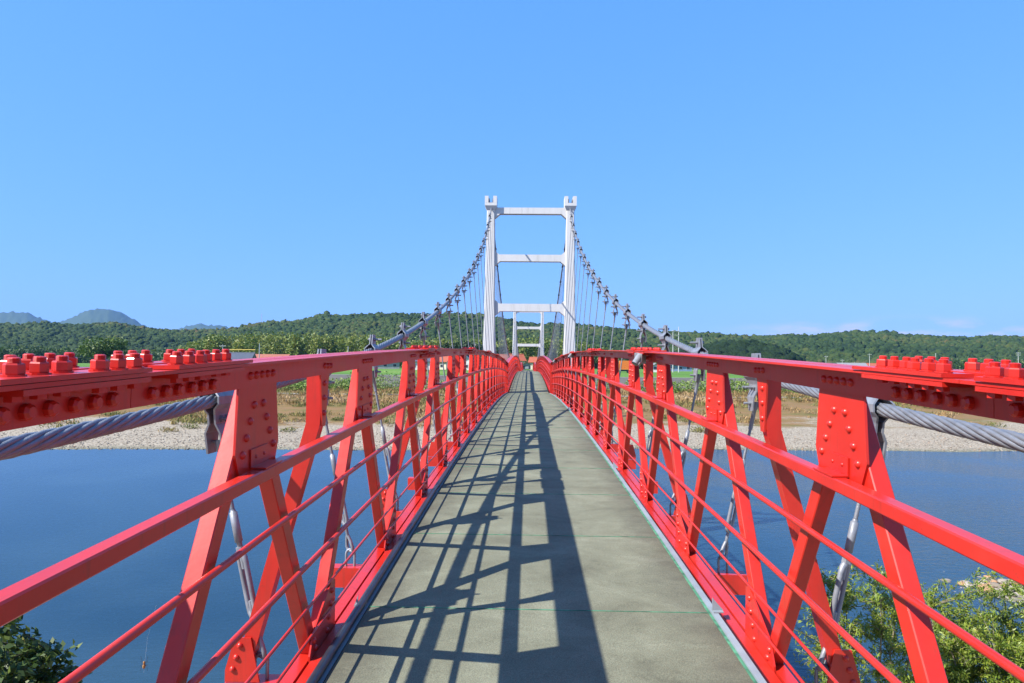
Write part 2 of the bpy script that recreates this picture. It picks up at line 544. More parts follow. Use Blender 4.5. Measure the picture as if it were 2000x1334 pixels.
# ------------------------------------------------------------------ ground and river
S_PTS = [-400, -66, -59, -54, -44, -30, -12, -3, 0, 4, 20, 40, 58, 68, 69.5, 77, 82, 85, 115, 190, 12000]
Z_PTS = [-6.5, -7.6, -8.3, -9.35, -9.6, -10.2, -10.0, -9.3, -9.0, -8.75, -8.3, -7.2, -5.7, -5.1, -4.9, -2.62, -2.58, -2.60, -2.25, -1.8, -1.8]

def ground_z(x, y):
    s = np.asarray(y, float) - (71 + 0.09 * np.asarray(x, float))
    s = s + 2.2 * vnoise(np.asarray(x) / 16.0, np.asarray(y) / 60.0, 3, 3) * np.exp(-(s / 30.0) ** 2)
    z = np.interp(s, S_PTS, Z_PTS)
    rough = np.interp(s, [-60, -40, 0, 6, 60, 67, 70, 100], [0.3, 0.10, 0.02, 0.10, 0.22, 0.1, 0.0, 0.0])
    z = z + rough * vnoise(np.asarray(x) / 5.0, np.asarray(y) / 5.0, 5, 4)
    d2 = (np.asarray(x) - 21.0) ** 2 / 20.0 + (np.asarray(y) - 28.0) ** 2 / 7.0
    return z + 0.90 * np.exp(-d2)                       # a shoal that just breaks the surface

def graded(a, b, fine0, fine1, step, far):
    c = list(np.arange(fine0, fine1 + 1e-6, step))
    x, st = fine1, step
    while x < b:
        st *= far; x += st; c.append(min(x, b))
    x, st, lo = fine0, step, []
    while x > a:
        st *= far; x -= st; lo.append(max(x, a))
    return np.array(lo[::-1] + c)

def grid_mesh(name, xs, ys, zf, material, smooth=True):
    X, Y = np.meshgrid(xs, ys)
    Z = zf(X, Y)
    V = np.stack([X, Y, Z], -1).reshape(-1, 3)
    nx, ny = len(xs), len(ys)
    i = np.arange(nx - 1)[None, :] + nx * np.arange(ny - 1)[:, None]
    F = np.stack([i, i + 1, i + nx + 1, i + nx], -1).reshape(-1, 4)
    return np_mesh(name, V, F, material, smooth=smooth)

gx = graded(-9000, 9000, -70, 70, 1.4, 1.09)
gy = graded(-400, 9000, -4, 160, 1.1, 1.12)
ob('ground', grid_mesh('ground', gx, gy, ground_z, GROUND), kind='structure')
wb = MB(); wb.add([(-1500, -400, -9), (1500, -400, -9), (1500, 300, -9), (-1500, 300, -9)], [(0, 1, 2, 3)])
ob('river', wb.mesh('river', WATER), kind='structure')

ROADM = simple('pale_concrete_road', (0.30, 0.28, 0.25), 0.9, 0, 0.15, 0.6)
TRACK = simple('dusty_track', (0.25, 0.215, 0.165), 0.95, 0, 0.15, 0.7)

def strip(name, s0, s1, x0, x1, m, lift):
    xs = np.arange(x0, x1, 3.0)
    V, F = [], []
    for x in xs:
        for k in range(3):
            y = 71 + 0.09 * x + s0 + (s1 - s0) * k / 2
            V.append((x, y, float(ground_z(x, y)) + lift))
    for i in range(len(xs) - 1):
        for k in range(2):
            a = i * 3 + k
            F.append((a, a + 3, a + 4, a + 1))
    return ob(name, np_mesh(name, V, F, m), kind='structure')

strip('levee_road', 77.6, 79.6, -260, 260, ROADM, 0.03)
strip('gravel_track', 55.0, 56.6, -150, 220, TRACK, 0.09)

# ------------------------------------------------------------------ wooded hills and far mountains
HILL = simple('hill_soil', (0.035, 0.055, 0.020), 0.95, 0, 0.3, 0.05)
CROWN = crown_mat('hill_tree_crowns', [(0.10, (0.014, 0.032, 0.011)), (0.40, (0.030, 0.060, 0.017)), (0.62, (0.052, 0.086, 0.021)), (0.82, (0.082, 0.100, 0.026)), (1.0, (0.125, 0.092, 0.036))])
MOUNT = crown_mat('mountain_forest', [(0.1, (0.03, 0.055, 0.02)), (0.9, (0.06, 0.09, 0.03))], 0.02)

def icosphere(sub):
    t = (1 + 5 ** 0.5) / 2
    v = [(-1, t, 0), (1, t, 0), (-1, -t, 0), (1, -t, 0), (0, -1, t), (0, 1, t), (0, -1, -t), (0, 1, -t), (t, 0, -1), (t, 0, 1), (-t, 0, -1), (-t, 0, 1)]
    f = [(0, 11, 5), (0, 5, 1), (0, 1, 7), (0, 7, 10), (0, 10, 11), (1, 5, 9), (5, 11, 4), (11, 10, 2), (10, 7, 6), (7, 1, 8), (3, 9, 4), (3, 4, 2), (3, 2, 6), (3, 6, 8), (3, 8, 9), (4, 9, 5), (2, 4, 11), (6, 2, 10), (8, 6, 7), (9, 8, 1)]
    v = [np.array(p, float) / np.linalg.norm(p) for p in v]
    for _ in range(sub):
        mid, nf = {}, []
        def m(a, b):
            k = (min(a, b), max(a, b))
            if k not in mid:
                p = v[a] + v[b]; v.append(p / np.linalg.norm(p)); mid[k] = len(v) - 1
            return mid[k]
        for a, b, c in f:
            ab, bc, ca = m(a, b), m(b, c), m(c, a)
            nf += [(a, ab, ca), (b, bc, ab), (c, ca, bc), (ab, bc, ca)]
        f = nf
    return np.array(v), np.array(f)

IV0, IF0 = icosphere(0)
IV, IF = icosphere(1)
IV2, IF2 = icosphere(2)

def blobs(name, C, Rr, tint, material, jitter=0.28, flat=0.85, base=(IV, IF)):
    bv, bf = base
    n, k = len(C), len(bv)
    disp = 1 + jitter * rng.standard_normal((n, k)).clip(-1.6, 1.6)
    V = bv[None] * disp[..., None] * Rr[:, None, None]
    V[..., 2] *= flat
    V += C[:, None]
    F = bf[None] + (np.arange(n) * k)[:, None, None]
    T = np.repeat(tint, k)
    return np_mesh(name, V.reshape(-1, 3), F.reshape(-1, 3), material, T)

def hill(name, ridge, Yf, Yr, seed, ncrown, rmin, rmax, tint0, px0=-700, px1=2760, gully=0.22):
    """a wooded ridge; ridge = [(px, py)] silhouette heights, foot at Yf, crest at Yr metres"""
    rp = np.array(ridge, float)
    pxs = np.arange(px0, px1, 12.0)
    ts = np.linspace(0, 1.35, 26)
    tree = 1.0 * rmax
    def surf(px, t):
        Yy = Yf + (Yr - Yf) * t
        hx = 712.5 + 0.0105 * (px - 1031)
        zr = (hx - np.interp(px, rp[:, 0], rp[:, 1])) / 1300 * Yr - tree
        prof = np.where(t < 1, np.clip(t, 0, 1) ** 0.95, 1 - 1.2 * (t - 1) ** 1.2)
        X = CAMX + (px - 1031) / 1300 * Yy
        g = vnoise(X / 95.0, Yy / 190.0, seed, 4)
        z = -2.2 + (zr + 2.2) * prof * (1 + gully * g * np.clip(1.03 - t, 0, 1))
        return X, Yy, z
    P, T = np.meshgrid(pxs, ts)
    X, Yy, Z = surf(P, T)
    V = np.stack([X, Yy, Z], -1).reshape(-1, 3)
    nx, ny = len(pxs), len(ts)
    i = np.arange(nx - 1)[None, :] + nx * np.arange(ny - 1)[:, None]
    F = np.stack([i, i + 1, i + nx + 1, i + nx], -1).reshape(-1, 4)
    ob(name, np_mesh(name, V, F, HILL, smooth=True), kind='structure')
    if ncrown:
        px = rng.uniform(px0 + 20, px1 - 20, ncrown)
        t = rng.uniform(0, 1.04, ncrown) ** 0.9
        x, y, z = surf(px, t)
        zr = np.interp(px, rp[:, 0], rp[:, 1])
        keep = (z > 0.5) & (zr < 706)
        x, y, z, px = x[keep], y[keep], z[keep], px[keep]
        r = rng.uniform(rmin, rmax, len(x)) * (1 + 0.25 * rng.standard_normal(len(x)).clip(-1, 2))
        tint = (tint0 + 0.30 * vnoise(x / 70.0, y / 110.0, seed + 9, 3) + rng.normal(0, 0.11, len(x))).clip(-0.1, 0.9)
        C = np.stack([x, y, z + 0.45 * r], -1)
        ob(name + '_forest', blobs(name + '_forest', C, r, tint, CROWN, jitter=0.34, flat=1.0, base=(IV0, IF0)), kind='stuff')

hill('wooded_ridge',
     [(-700, 640), (-300, 622), (-60, 626), (20, 632), (70, 628), (120, 634), (170, 630), (215, 628), (260, 637), (300, 642), (340, 644), (390, 643), (430, 642), (470, 636),
      (520, 626), (560, 627), (600, 620), (635, 611), (665, 615), (700, 612), (745, 612), (790, 612), (850, 612), (900, 611), (950, 614), (985, 621), (1010, 628), (1040, 632),
      (1075, 630), (1110, 634), (1150, 636), (1190, 640), (1240, 644), (1300, 648), (1350, 650), (1400, 652), (1450, 657), (1490, 657), (1530, 654), (1580, 655),
      (1630, 650), (1670, 647), (1720, 650), (1760, 654), (1800, 656), (1850, 658), (1880, 660), (1920, 656), (1960, 657), (2010, 661), (2100, 655), (2400, 640), (2760, 655)],
     520, 900, 11, 70000, 1.25, 3.0, 0.30)
hill('wooded_spur',
     [(-700, 720), (1230, 720), (1290, 708), (1335, 690), (1380, 680), (1420, 674), (1460, 673), (1495, 679), (1525, 688), (1550, 702), (1575, 716), (2760, 720)],
     400, 470, 23, 12000, 2.0, 3.8, 0.0, 1220, 1590, 0.1)

def mountain(name, prof, Y, seed, depth):
    rp = np.array(prof, float)
    pxs = np.arange(rp[0, 0], rp[-1, 0], 5.0)
    ts = np.linspace(0, 1.3, 24)
    P, T = np.meshgrid(pxs, ts)
    Yy = Y - depth + depth * T
    hx = 712.5 + 0.0105 * (P - 1031)
    zr = (hx - np.interp(P, rp[:, 0], rp[:, 1])) / 1300 * Y
    X = CAMX + (P - 1031) / 1300 * Yy
    prf = np.where(T < 1, T ** 1.1, 1 - 0.9 * (T - 1))
    Z = -5 + zr * prf * (1 + 0.16 * vnoise(X / 300.0, Yy / 600.0, seed, 4) * np.clip(1.1 - T, 0, 1)) + 5 * rng.standard_normal(P.shape) * (T > 0.2)
    V = np.stack([X, Yy, Z], -1).reshape(-1, 3)
    nx, ny = len(pxs), len(ts)
    i = np.arange(nx - 1)[None, :] + nx * np.arange(ny - 1)[:, None]
    F = np.stack([i, i + 1, i + nx + 1, i + nx], -1).reshape(-1, 4)
    ob(name, np_mesh(name, V, F, MOUNT, np.full(len(V), 0.3), smooth=True), kind='structure')

mountain('far_mountain', [(-420, 690), (-260, 640), (-120, 618), (-40, 606), (10, 604), (35, 605), (60, 616), (90, 626), (110, 622), (140, 608), (160, 600), (185, 598), (205, 600), (225, 608), (250, 620), (275, 634), (320, 660), (360, 690)], 5600, 3, 1500)
mountain('far_mountain', [(280, 690), (320, 650), (345, 637), (365, 632), (380, 629), (400, 631), (425, 633), (440, 636), (470, 650), (520, 690)], 6200, 6, 900)

# ------------------------------------------------------------------ haze
hm = bpy.data.materials.new('pale_haze')
hm.use_nodes = True
hn = hm.node_tree.nodes
hn.remove(hn['Principled BSDF'])
pv = hn.new('ShaderNodeVolumePrincipled')
pv.inputs['Color'].default_value = (0.22, 0.46, 1.0, 1)
pv.inputs['Density'].default_value = 0.00006
pv.inputs['Anisotropy'].default_value = 0.0
hm.node_tree.links.new(pv.outputs[0], hn['Material Output'].inputs['Volume'])
hb = MB(); hb.box(-9300, 9300, -500, 9300, -12, 620)
ob('haze', hb.mesh('haze', hm), kind='stuff')

# ------------------------------------------------------------------ the bridge
P0 = 1.747
Y_T1, Y_T2, Y_END = 33.2, 95.8, 148.0
W = 1.15                       # truss plane

def prof1(y):
    return 0.33 - 0.0012 * (y - 19.0) ** 2
def prof2(y):
    return 0.84 - 0.77 * ((y - 64.5) / 31.3) ** 2
def prof3(y):
    return 0.50 - 0.9 * ((y - 121) / 27.0) ** 2
def slope(f, y):
    return (f(y + 0.05) - f(y - 0.05)) / 0.1

def B1(j):
    return 1.757 + P0 * j
def G1(k):
    return 2.6305 + P0 * k

CAB = np.polyfit([-9, -4, 0, 2.2, 3.4, 4.4, 5.27, 7, 8.745, 10.5, 12.24, 14, 15.73, 17.48, 22.72, 27.96, 31.46, 33.2],
                 [0.35, -0.18, -0.33, -0.284, -0.22, -0.145, -0.06, 0.15, 0.40, 0.67, 0.974, 1.345, 1.73, 2.165, 3.65, 5.55, 7.04, 7.92], 5)
def cable1(y):
    u = (y + 1.44)
    z = float(np.polyval(CAB, y))
    x = 1.70 + 0.27 * (u / 34.64) ** 2
    return x, z
def cable2(y):
    u = (y - 64.5) / 31.3
    return 1.70 + 0.27 * u * u, 0.52 + 7.5 * u * u
def cable3(y):
    u = (148 - y) / 52.2
    return 1.70 + 0.27 * u * u, -1.0 + 9.0 * u ** 1.6

# --- towers
def build_tower(y, label):
    t = thing('bridge_tower', label, 'bridge tower', (0, y, -9.7), 'white portal towers of the bridge')
    hy = 0.27
    for s in (-1, 1):
        b = MB()
        rows = [(-9.6, 1.44, 2.62, 0.42), (0.5, 1.71, 2.29, 0.29), (7.72, 1.79, 2.18, 0.25)]
        rings = []
        for z, xi, xo, h in rows:
            c = 0.035
            rings.append([(s * xi, y - h + c, z), (s * (xi + c), y - h, z), (s * (xo - c), y - h, z), (s * xo, y - h + c, z),
                          (s * xo, y + h - c, z), (s * (xo - c), y + h, z), (s * (xi + c), y + h, z), (s * xi, y + h - c, z)])
        b.loft(rings)
        leg = ob('leg', b.mesh('tower_leg', WHITE), t)
        b = MB()
        xc = 1.985
        r0 = [(s * 1.792, y - 0.247, 7.70), (s * 2.178, y - 0.247, 7.70), (s * 2.178, y + 0.247, 7.70), (s * 1.792, y + 0.247, 7.70)]
        r1 = [(s * (xc - 0.30), y - 0.36, 7.92), (s * (xc + 0.30), y - 0.36, 7.92), (s * (xc + 0.30), y + 0.36, 7.92), (s * (xc - 0.30), y + 0.36, 7.92)]
        r2 = [(p[0], p[1], 8.06) for p in r1]
        b.loft([r0, r1, r2])
        b.box(*sorted((s * (xc - 0.30), s * (xc - 0.12))), y - 0.36, y + 0.36, 8.061, 8.40)
        b.box(*sorted((s * (xc + 0.12), s * (xc + 0.30))), y - 0.36, y + 0.36, 8.061, 8.40)
        cap = ob('cap', b.mesh('tower_cap', WHITE), leg)
        b = MB()
        b.box(*sorted((s * (xc - 0.10), s * (xc - 0.07))), y - 0.25, y + 0.25, 8.062, 8.30)
        b.box(*sorted((s * (xc + 0.07), s * (xc + 0.10))), y - 0.25, y + 0.25, 8.062, 8.30)
        b.tube([(s * xc, y - 0.30, 7.97), (s * xc, y - 0.15, 8.075), (s * xc, y, 8.11), (s * xc, y + 0.15, 8.075), (s * xc, y + 0.30, 7.97)], 0.055, 10)
        ob('saddle', b.mesh('cable_saddle', STEEL), leg)
    for z0, z1 in ((7.55, 7.86), (5.16, 5.50), (2.66, 3.04)):
        b = MB()
        xe = 1.80 - (7.7 - z0) * 0.010
        hb2, hx = 0.17, 0.22
        poly = [(-xe, z0 - 0.24), (-xe + 0.27, z0), (xe - 0.27, z0), (xe, z0 - 0.24), (xe, z1 + (0.0 if z0 > 7 else 0.20)), (xe - (0.05 if z0 > 7 else 0.22), z1), (-xe + (0.05 if z0 > 7 else 0.22), z1), (-xe, z1 + (0.0 if z0 > 7 else 0.20))]
        b.prism(poly, 1, y - hb2, y + hb2)
        ob('crossbeam', b.mesh('tower_crossbeam', WHITE), t)
    b = MB()
    rr = []
    for z, ex, ey in ((-10.6, 3.6, 1.6), (-8.3, 3.5, 1.5), (-8.15, 3.3, 1.3)):
        rr.append([(-ex, y - ey, z), (ex, y - ey, z), (ex, y + ey, z), (-ex, y + ey, z)])
    b.loft(rr)
    ob('footing', b.mesh('tower_footing', CONC), t)
    b = MB(); b.box(-1.6, 1.6, y - 0.24, y + 0.24, -2.15, -1.80)
    ob('deck_seat', b.mesh('tower_deck_seat', CONC), t)
    return t

build_tower(Y_T1, 'near white concrete portal tower with three crossbeams rising above the red railings')
build_tower(Y_T2, 'far white portal tower framed inside the near tower')

# --- deck
def build_deck(y0, y1, f, first, label, loc_y):
    t = thing('bridge_deck', label, 'bridge deck', (0, loc_y, f(loc_y) - 1.8))
    step = 1.5
    ys = []
    y = first
    while y > y0: y -= step
    while y < y1:
        ys.append((max(y, y0), min(y + step, y1))); y += step
    for a, c in ys:
        if c - a < 0.2: continue
        b = MB()
        g = 0.003
        n = 2
        rings = []
        for i in range(n + 1):
            yy = a + g + (c - a - 2 * g) * i / n
            z = f(yy) - 1.49
            rings.append([(-1.0, yy, z - 0.10), (1.0, yy, z - 0.10), (1.0, yy, z - 0.006), (0.994, yy, z), (-0.994, yy, z), (-1.0, yy, z - 0.006)])
        b.loft(rings)
        ob('deck_panel', b.mesh('deck_panel', DECK), t)
        if a > 0.5 and a > y0 + 0.05 and a < 40:
            b = MB()
            z = f(a) - 1.49
            for q in range(10):                          # ragged bead of green sealant
                x0, x1 = -1.0 + 0.2 * q, -0.8 + 0.2 * q
                w0 = 0.002 + 0.0028 * random.random()
                b.box(x0, x1 - 0.002, a - w0, a + w0, z - 0.05, z + 0.0025 + 0.001 * random.random())
            ob('joint_line', b.mesh('joint_line', GREEN), t)
    return t

def sweep(b, sec, ys, f, side, smooth=False):
    """sec: outline of (x inward from the truss plane, dz from chord top), swept along the bridge"""
    rings = []
    for y in ys:
        rings.append([(side * (W - x), y, f(y) + w) for x, w in sec])
    b.loft(rings, smooth=smooth)

def circ(xc, zc, r, n=8):
    return [(xc + r * math.cos(2 * math.pi * i / n), zc + r * math.sin(2 * math.pi * i / n)) for i in range(n)]

ANG_IN = [(0.006, 0), (0.105, 0), (0.105, -0.010), (0.017, -0.010), (0.017, -0.10), (0.006, -0.10)]
ANG_OUT = [(-x, z) for x, z in ANG_IN]
RAIL = [(0.018, -0.469), (0.064, -0.469), (0.069, -0.464), (0.069, -0.425), (0.064, -0.42), (0.018, -0.42)]

# shared little meshes, facing inward = +x; mirrored copies for the other side
def rivet_mesh(side, r=0.0165, h=0.0135):
    b = MB(); n = 10
    rings = []
    for q in range(4):
        a = q / 3 * math.pi / 2 * 0.93
        rings.append([(-side * h * math.sin(a), r * math.cos(a) * math.cos(2 * math.pi * i / n), r * math.cos(a) * math.sin(2 * math.pi * i / n)) for i in range(n)])
    b.loft(rings, caps=True, smooth=True)
    return b

def hexnut():
    b = MB()
    def ring(r, z, n=6, ph=0.0):
        return [(r * math.cos(2 * math.pi * i / n + ph), r * math.sin(2 * math.pi * i / n + ph), z) for i in range(n)]
    b.loft([ring(0.0225, 0, 14), ring(0.0225, 0.0040, 14)])
    b.loft([ring(0.0185, 0.0040), ring(0.0194, 0.0058), ring(0.0194, 0.0230), ring(0.0172, 0.0262)])
    rings = [ring(0.0118, 0.0262, 12)]
    for q in range(4):                                   # painted-over thread turns
        rings += [ring(0.0124, 0.0275 + 0.0026 * q, 12), ring(0.0112, 0.0288 + 0.0026 * q, 12)]
    rings.append(ring(0.0085, 0.0382, 12))
    b.loft(rings)
    return b

def lownut():
    m = hexnut()
    m.v = [(v[0], v[1], v[2] * 0.7) for v in m.v]
    return m

RIV = {s: rivet_mesh(s).mesh('rivet', RED) for s in (-1, 1)}
NUT = hexnut().mesh('hex_nut', RED)

def merged(fn, pts, name, material):
    b = MB()
    for p in pts:
        m = fn()
        b.add([(v[0] + p[0], v[1] + p[1], v[2] + p[2]) for v in m.v], m.f, True)
    return b.mesh(name, material)

TOP_POLY = [(-0.175, -0.02), (0.175, -0.02), (0.212, -0.345), (0.175, -0.43), (-0.175, -0.43), (-0.212, -0.345)]
TOP_RIV = [(sy * (0.045 + 0.035 * q), -0.175 - 0.060 * q) for sy in (-1, 1) for q in range(4)]
WEB_RIV = [(-0.112 + 0.056 * q, -0.057) for q in range(5)]
BOT_POLY = [(-0.215, -1.665), (0.215, -1.665), (0.215, -1.265), (0.165, -1.245), (-0.155, -1.400), (-0.215, -1.50)]
BOT_RIV = [(0.150 - 0.028 * q, -1.305 - 0.062 * q) for q in range(5)] + [(-0.155 + 0.026 * q, -1.445 - 0.050 * q) for q in range(4)]
BRK_RIV = [(-0.012, -0.150), (-0.012, -0.225), (-0.012, -0.305)]

def gusset_mesh(side, poly, name):
    b = MB()
    b.prism(poly, 0, -0.0045, 0.0045)
    return b.mesh(name, RED)

GT = gusset_mesh(1, TOP_POLY, 'top_gusset')
GB = gusset_mesh(1, BOT_POLY, 'bottom_gusset')
RIVSET = {}
for s in (-1, 1):
    xx = -s * 0.0045
    RIVSET[('top', s)] = merged(lambda: rivet_mesh(s), [(xx, y, z) for y, z in TOP_RIV] + [(-s * 0.017, y, z) for y, z in WEB_RIV], 'rivets', RED)
    RIVSET[('bot', s)] = merged(lambda: rivet_mesh(s), [(xx, y, z) for y, z in BOT_RIV], 'rivets', RED)
    RIVSET[('brk', s)] = merged(lambda: rivet_mesh(s), [(xx, y, z) for y, z in BRK_RIV] + [(-s * 0.017, y, -0.057) for y in (-0.055, 0, 0.055)], 'rivets', RED)

def clip_mesh(s):
    """small angle cleat that ties the handrail to a gusset"""
    b = MB()
    x = -s
    b.box(*sorted((x * 0.0055, x * 0.0115)), -0.085, 0.085, -0.418, -0.345)
    b.box(*sorted((x * 0.0120, x * 0.070)), -0.085, 0.085, -0.4185, -0.4125)
    for yy in (-0.04, 0.04):
        m = rivet_mesh(s, 0.008, 0.006)
        b.add([(v[0] + x * 0.0115, v[1] + yy, v[2] - 0.378) for v in m.v], m.f, True)
    return b.mesh('handrail_cleat', RED)
CLIP = {s: clip_mesh(s) for s in (-1, 1)}

def build_truss_near(side, label):
    f = prof1
    t = thing('railing_truss', label, 'railing', (side * W, 0, f(0) - 1.7))
    X = side * W
    rot = lambda y: (math.atan(slope(f, y)), 0, 0)
    # chords, in lengths that meet at the bolted splices
    cuts = [B1(-6) + 0.0, B1(-3), B1(0), B1(3), B1(6), B1(9), B1(12), B1(15), B1(18) - 0.12]
    for a, c in zip(cuts[:-1], cuts[1:]):
        ys = np.linspace(a + 0.0012, c - 0.0012, 7)
        b = MB(); sweep(b, ANG_IN, ys, f, side); sweep(b, ANG_OUT, ys, f, side)
        ob('top_chord', b.mesh('top_chord', RED), t)
        b = MB()
        sweep(b, [(0.007, -1.522), (0.058, -1.522), (0.058, -1.532), (0.017, -1.532), (0.017, -1.655), (0.007, -1.655)], ys, f, side)
        sweep(b, [(-0.007, -1.522), (-0.072, -1.522), (-0.072, -1.532), (-0.017, -1.532), (-0.017, -1.655), (-0.007, -1.655)], ys, f, side)
        ob('bottom_chord', b.mesh('bottom_chord', RED), t)
        sh = 0.9 if c < Y_T1 - 1 else 0.0                # the rails are butted away from the splices
        ys = np.linspace(a + (0.9 if a > B1(-6) + 0.1 else 0.0) + 0.0006, c + sh - 0.0006, 8)
        b = MB(); sweep(b, RAIL, ys, f, side)
        ob('handrail', b.mesh('handrail', RED), t)
        for zc, r in ((-0.705, 0.0138), (-1.005, 0.0138), (-1.225, 0.0075), (-1.385, 0.0075)):
            b = MB(); sweep(b, circ(0.0115 + r, zc, r), ys, f, side, True)
            ob('guard_bar', b.mesh('guard_bar', RED), t)
    # diagonals
    for k in range(-6, 18):
        yg = G1(k)
        for sg in (-1, 1):
            yb = yg + sg * P0 / 2
            if yb > Y_T1 - 0.1: continue
            b = MB()
            xo = side * (W + 0.0385 + sg * 0.0015)
            p0 = (xo, yg + sg * 0.003, f(yg) - 0.106)
            p1 = (xo, yb - sg * 0.040, f(yb) - 1.528)
            b.beam(p0, p1, 0.078, 0.064, (1, 0, 0), 0.004)
            ob('diagonal', b.mesh('diagonal', RED), t)
    for k in range(-6, 18):
        yg = G1(k)
        g = ob('gusset_plate', GT, t, (X, yg, f(yg)), rot(yg))
        ob('cleat', CLIP[side], g, (X, yg, f(yg)), rot(yg))
        if -1 <= k <= 2:
            a = rot(yg)[0]
            for xx, (yy, zz) in [(-side * 0.0045, q) for q in TOP_RIV] + [(-side * 0.017, q) for q in WEB_RIV]:
                ob('rivet', RIV[side], g, (X + xx, yg + yy * math.cos(a) - zz * math.sin(a), f(yg) + yy * math.sin(a) + zz * math.cos(a)), (a, 0, 0))
        else:
            ob('rivets', RIVSET[('top', side)], g, (X, yg, f(yg)), rot(yg), kind='stuff')
    for j in range(-6, 18):
        yb = B1(j)
        g = ob('gusset_plate', GB, t, (X, yb, f(yb)), rot(yb))
        a = rot(yb)[0]
        if 0 <= j <= 2:
            for yy, zz in BOT_RIV:
                ob('rivet', RIV[side], g, (X - side * 0.0045, yb + yy * math.cos(a) - zz * math.sin(a), f(yb) + yy * math.sin(a) + zz * math.cos(a)), (a, 0, 0))
        else:
            ob('rivets', RIVSET[('bot', side)], g, (X, yb, f(yb)), rot(yb), kind='stuff')
        if j % 2 != 0:                                   # outrigger braces stand at every other floor beam
            z = f(yb)
            b = MB()
            b.prism([(-0.085, -0.02), (0.085, -0.02), (0.020, -0.375), (-0.032, -0.375)], 0, X - 0.0045, X + 0.0045)
            b.v = [(v[0], v[1] + yb, v[2] + z) for v in b.v]
            hp = ob('brace_plate', b.mesh('brace_plate', RED), t)
            ob('rivets', RIVSET[('brk', side)], hp, (X, yb, z), (0, 0, 0), kind='stuff')
            b = MB()
            y0, y1 = yb - 0.040, yb + 0.034
            # folded angle: an inner flange plus a web, kinked below the plate
            pts = [(W + 0.006, -0.102), (W + 0.006, -0.36), (1.505, -1.66)]
            for th, d0, d1, a0, a1 in ((0, 0.0, 0.009, y0, y1), (1, 0.009, 0.075, y0, y0 + 0.009)):
                rings = []
                for (px_, pz_) in pts:
                    rings.append([(side * (px_ + d0), a0, z + pz_), (side * (px_ + d1), a0, z + pz_), (side * (px_ + d1), a1, z + pz_), (side * (px_ + d0), a1, z + pz_)])
                b.loft(rings)
            br = ob('outrigger_brace', b.mesh('outrigger_brace', RED), t)
            b = MB()
            b.prism([(1.44, -1.69), (1.62, -1.69), (1.62, -1.63), (1.575, -1.465), (1.49, -1.465)], 1, y0 - 0.0105, y0 - 0.0015)
            b.v = [(side * v[0], v[1], v[2] + z) for v in b.v]
            fp = ob('foot_plate', b.mesh('foot_plate', RED), br)
            if 0 <= j <= 3:
                for q in range(3):
                    m = rivet_mesh(1)
                    bb = MB()
                    bb.add([(v[1], v[0], v[2]) for v in m.v], [f_[::-1] for f_ in m.f], True)
                    ob('rivet', bb.mesh('rivet', RED), br, (side * (1.545 + 0.018 * q), y0 - 0.0105, z - 1.505 - 0.060 * q))
    # splices
    for j in (-3, 0, 3, 6, 9, 12, 15):
        yc = B1(j)
        z = f(yc); a = rot(yc)
        for sg in (-1, 1):
            for inn in (1, -1):
                b = MB()
                b.box(*sorted((-side * inn * 0.022, -side * inn * 0.111)), sg * 0.066, sg * 0.56 if sg > 0 else sg * 0.56, 0.0015, 0.0125)
                b.box(*sorted((-side * inn * 0.030, -side * inn * 0.108)), sg * 0.066, sg * 0.50, -0.0240, -0.0115)
                if sg < 0:
                    b.f = [q[::-1] for q in b.f]
                pl = ob('splice_plate', b.mesh('splice_plate', RED), t, (X, yc, z), a)
                offs = (0.10, 0.168, 0.236, 0.325, 0.393, 0.461)
                if j in (0,):
                    for q, oy in enumerate(offs):
                        xx = 0.084 if q < 3 else 0.058
                        lx, ly = -side * inn * xx, sg * oy
                        ob('nut', NUT, pl, (X + lx, yc + ly * math.cos(a[0]) - 0.0125 * math.sin(a[0]), z + ly * math.sin(a[0]) + 0.0125 * math.cos(a[0])), (a[0], 0, 0.3 + 0.9 * random.random()))
                else:
                    ob('nuts', merged(lownut, [(-side * inn * (0.084 if q < 3 else 0.058), sg * oy, 0.0125) for q, oy in enumerate(offs)], 'nuts', RED), pl, (X, yc, z), a, kind='stuff')
                b = MB()
                for q, oy in enumerate(offs):            # bolt heads below the flange
                    xx = 0.084 if q < 3 else 0.058
                    n = 6
                    b.loft([[(-side * inn * xx + 0.0175 * math.cos(1.047 * i), sg * oy + 0.0175 * math.sin(1.047 * i), zz) for i in range(n)] for zz in (-0.038, -0.0245)])
                ob('bolt_heads', b.mesh('bolt_heads', RED), pl, (X, yc, z), a, kind='stuff')
            b = MB()
            for oy in (0.09, 0.16, 0.23, 0.31, 0.38, 0.45):   # bolts through the web
                n = 8
                b.loft([[(-side * xx, sg * oy + rr * math.cos(math.pi / 4 * i), -0.068 + rr * math.sin(math.pi / 4 * i)) for i in range(n)] for xx, rr in ((0.0172, 0.0185), (0.030, 0.0185), (0.036, 0.012))])
            ob('web_bolts', b.mesh('web_bolts', RED), t, (X, yc, z), a, kind='stuff')
    # end post at the tower
    b = MB(); ye = Y_T1 - 0.16; b.box(*sorted((side * (W - 0.11), side * (W + 0.10))), ye, ye + 0.10, f(ye) - 1.66, f(ye) + 0.004)
    ob('end_post', b.mesh('end_post', RED), t)
    return t

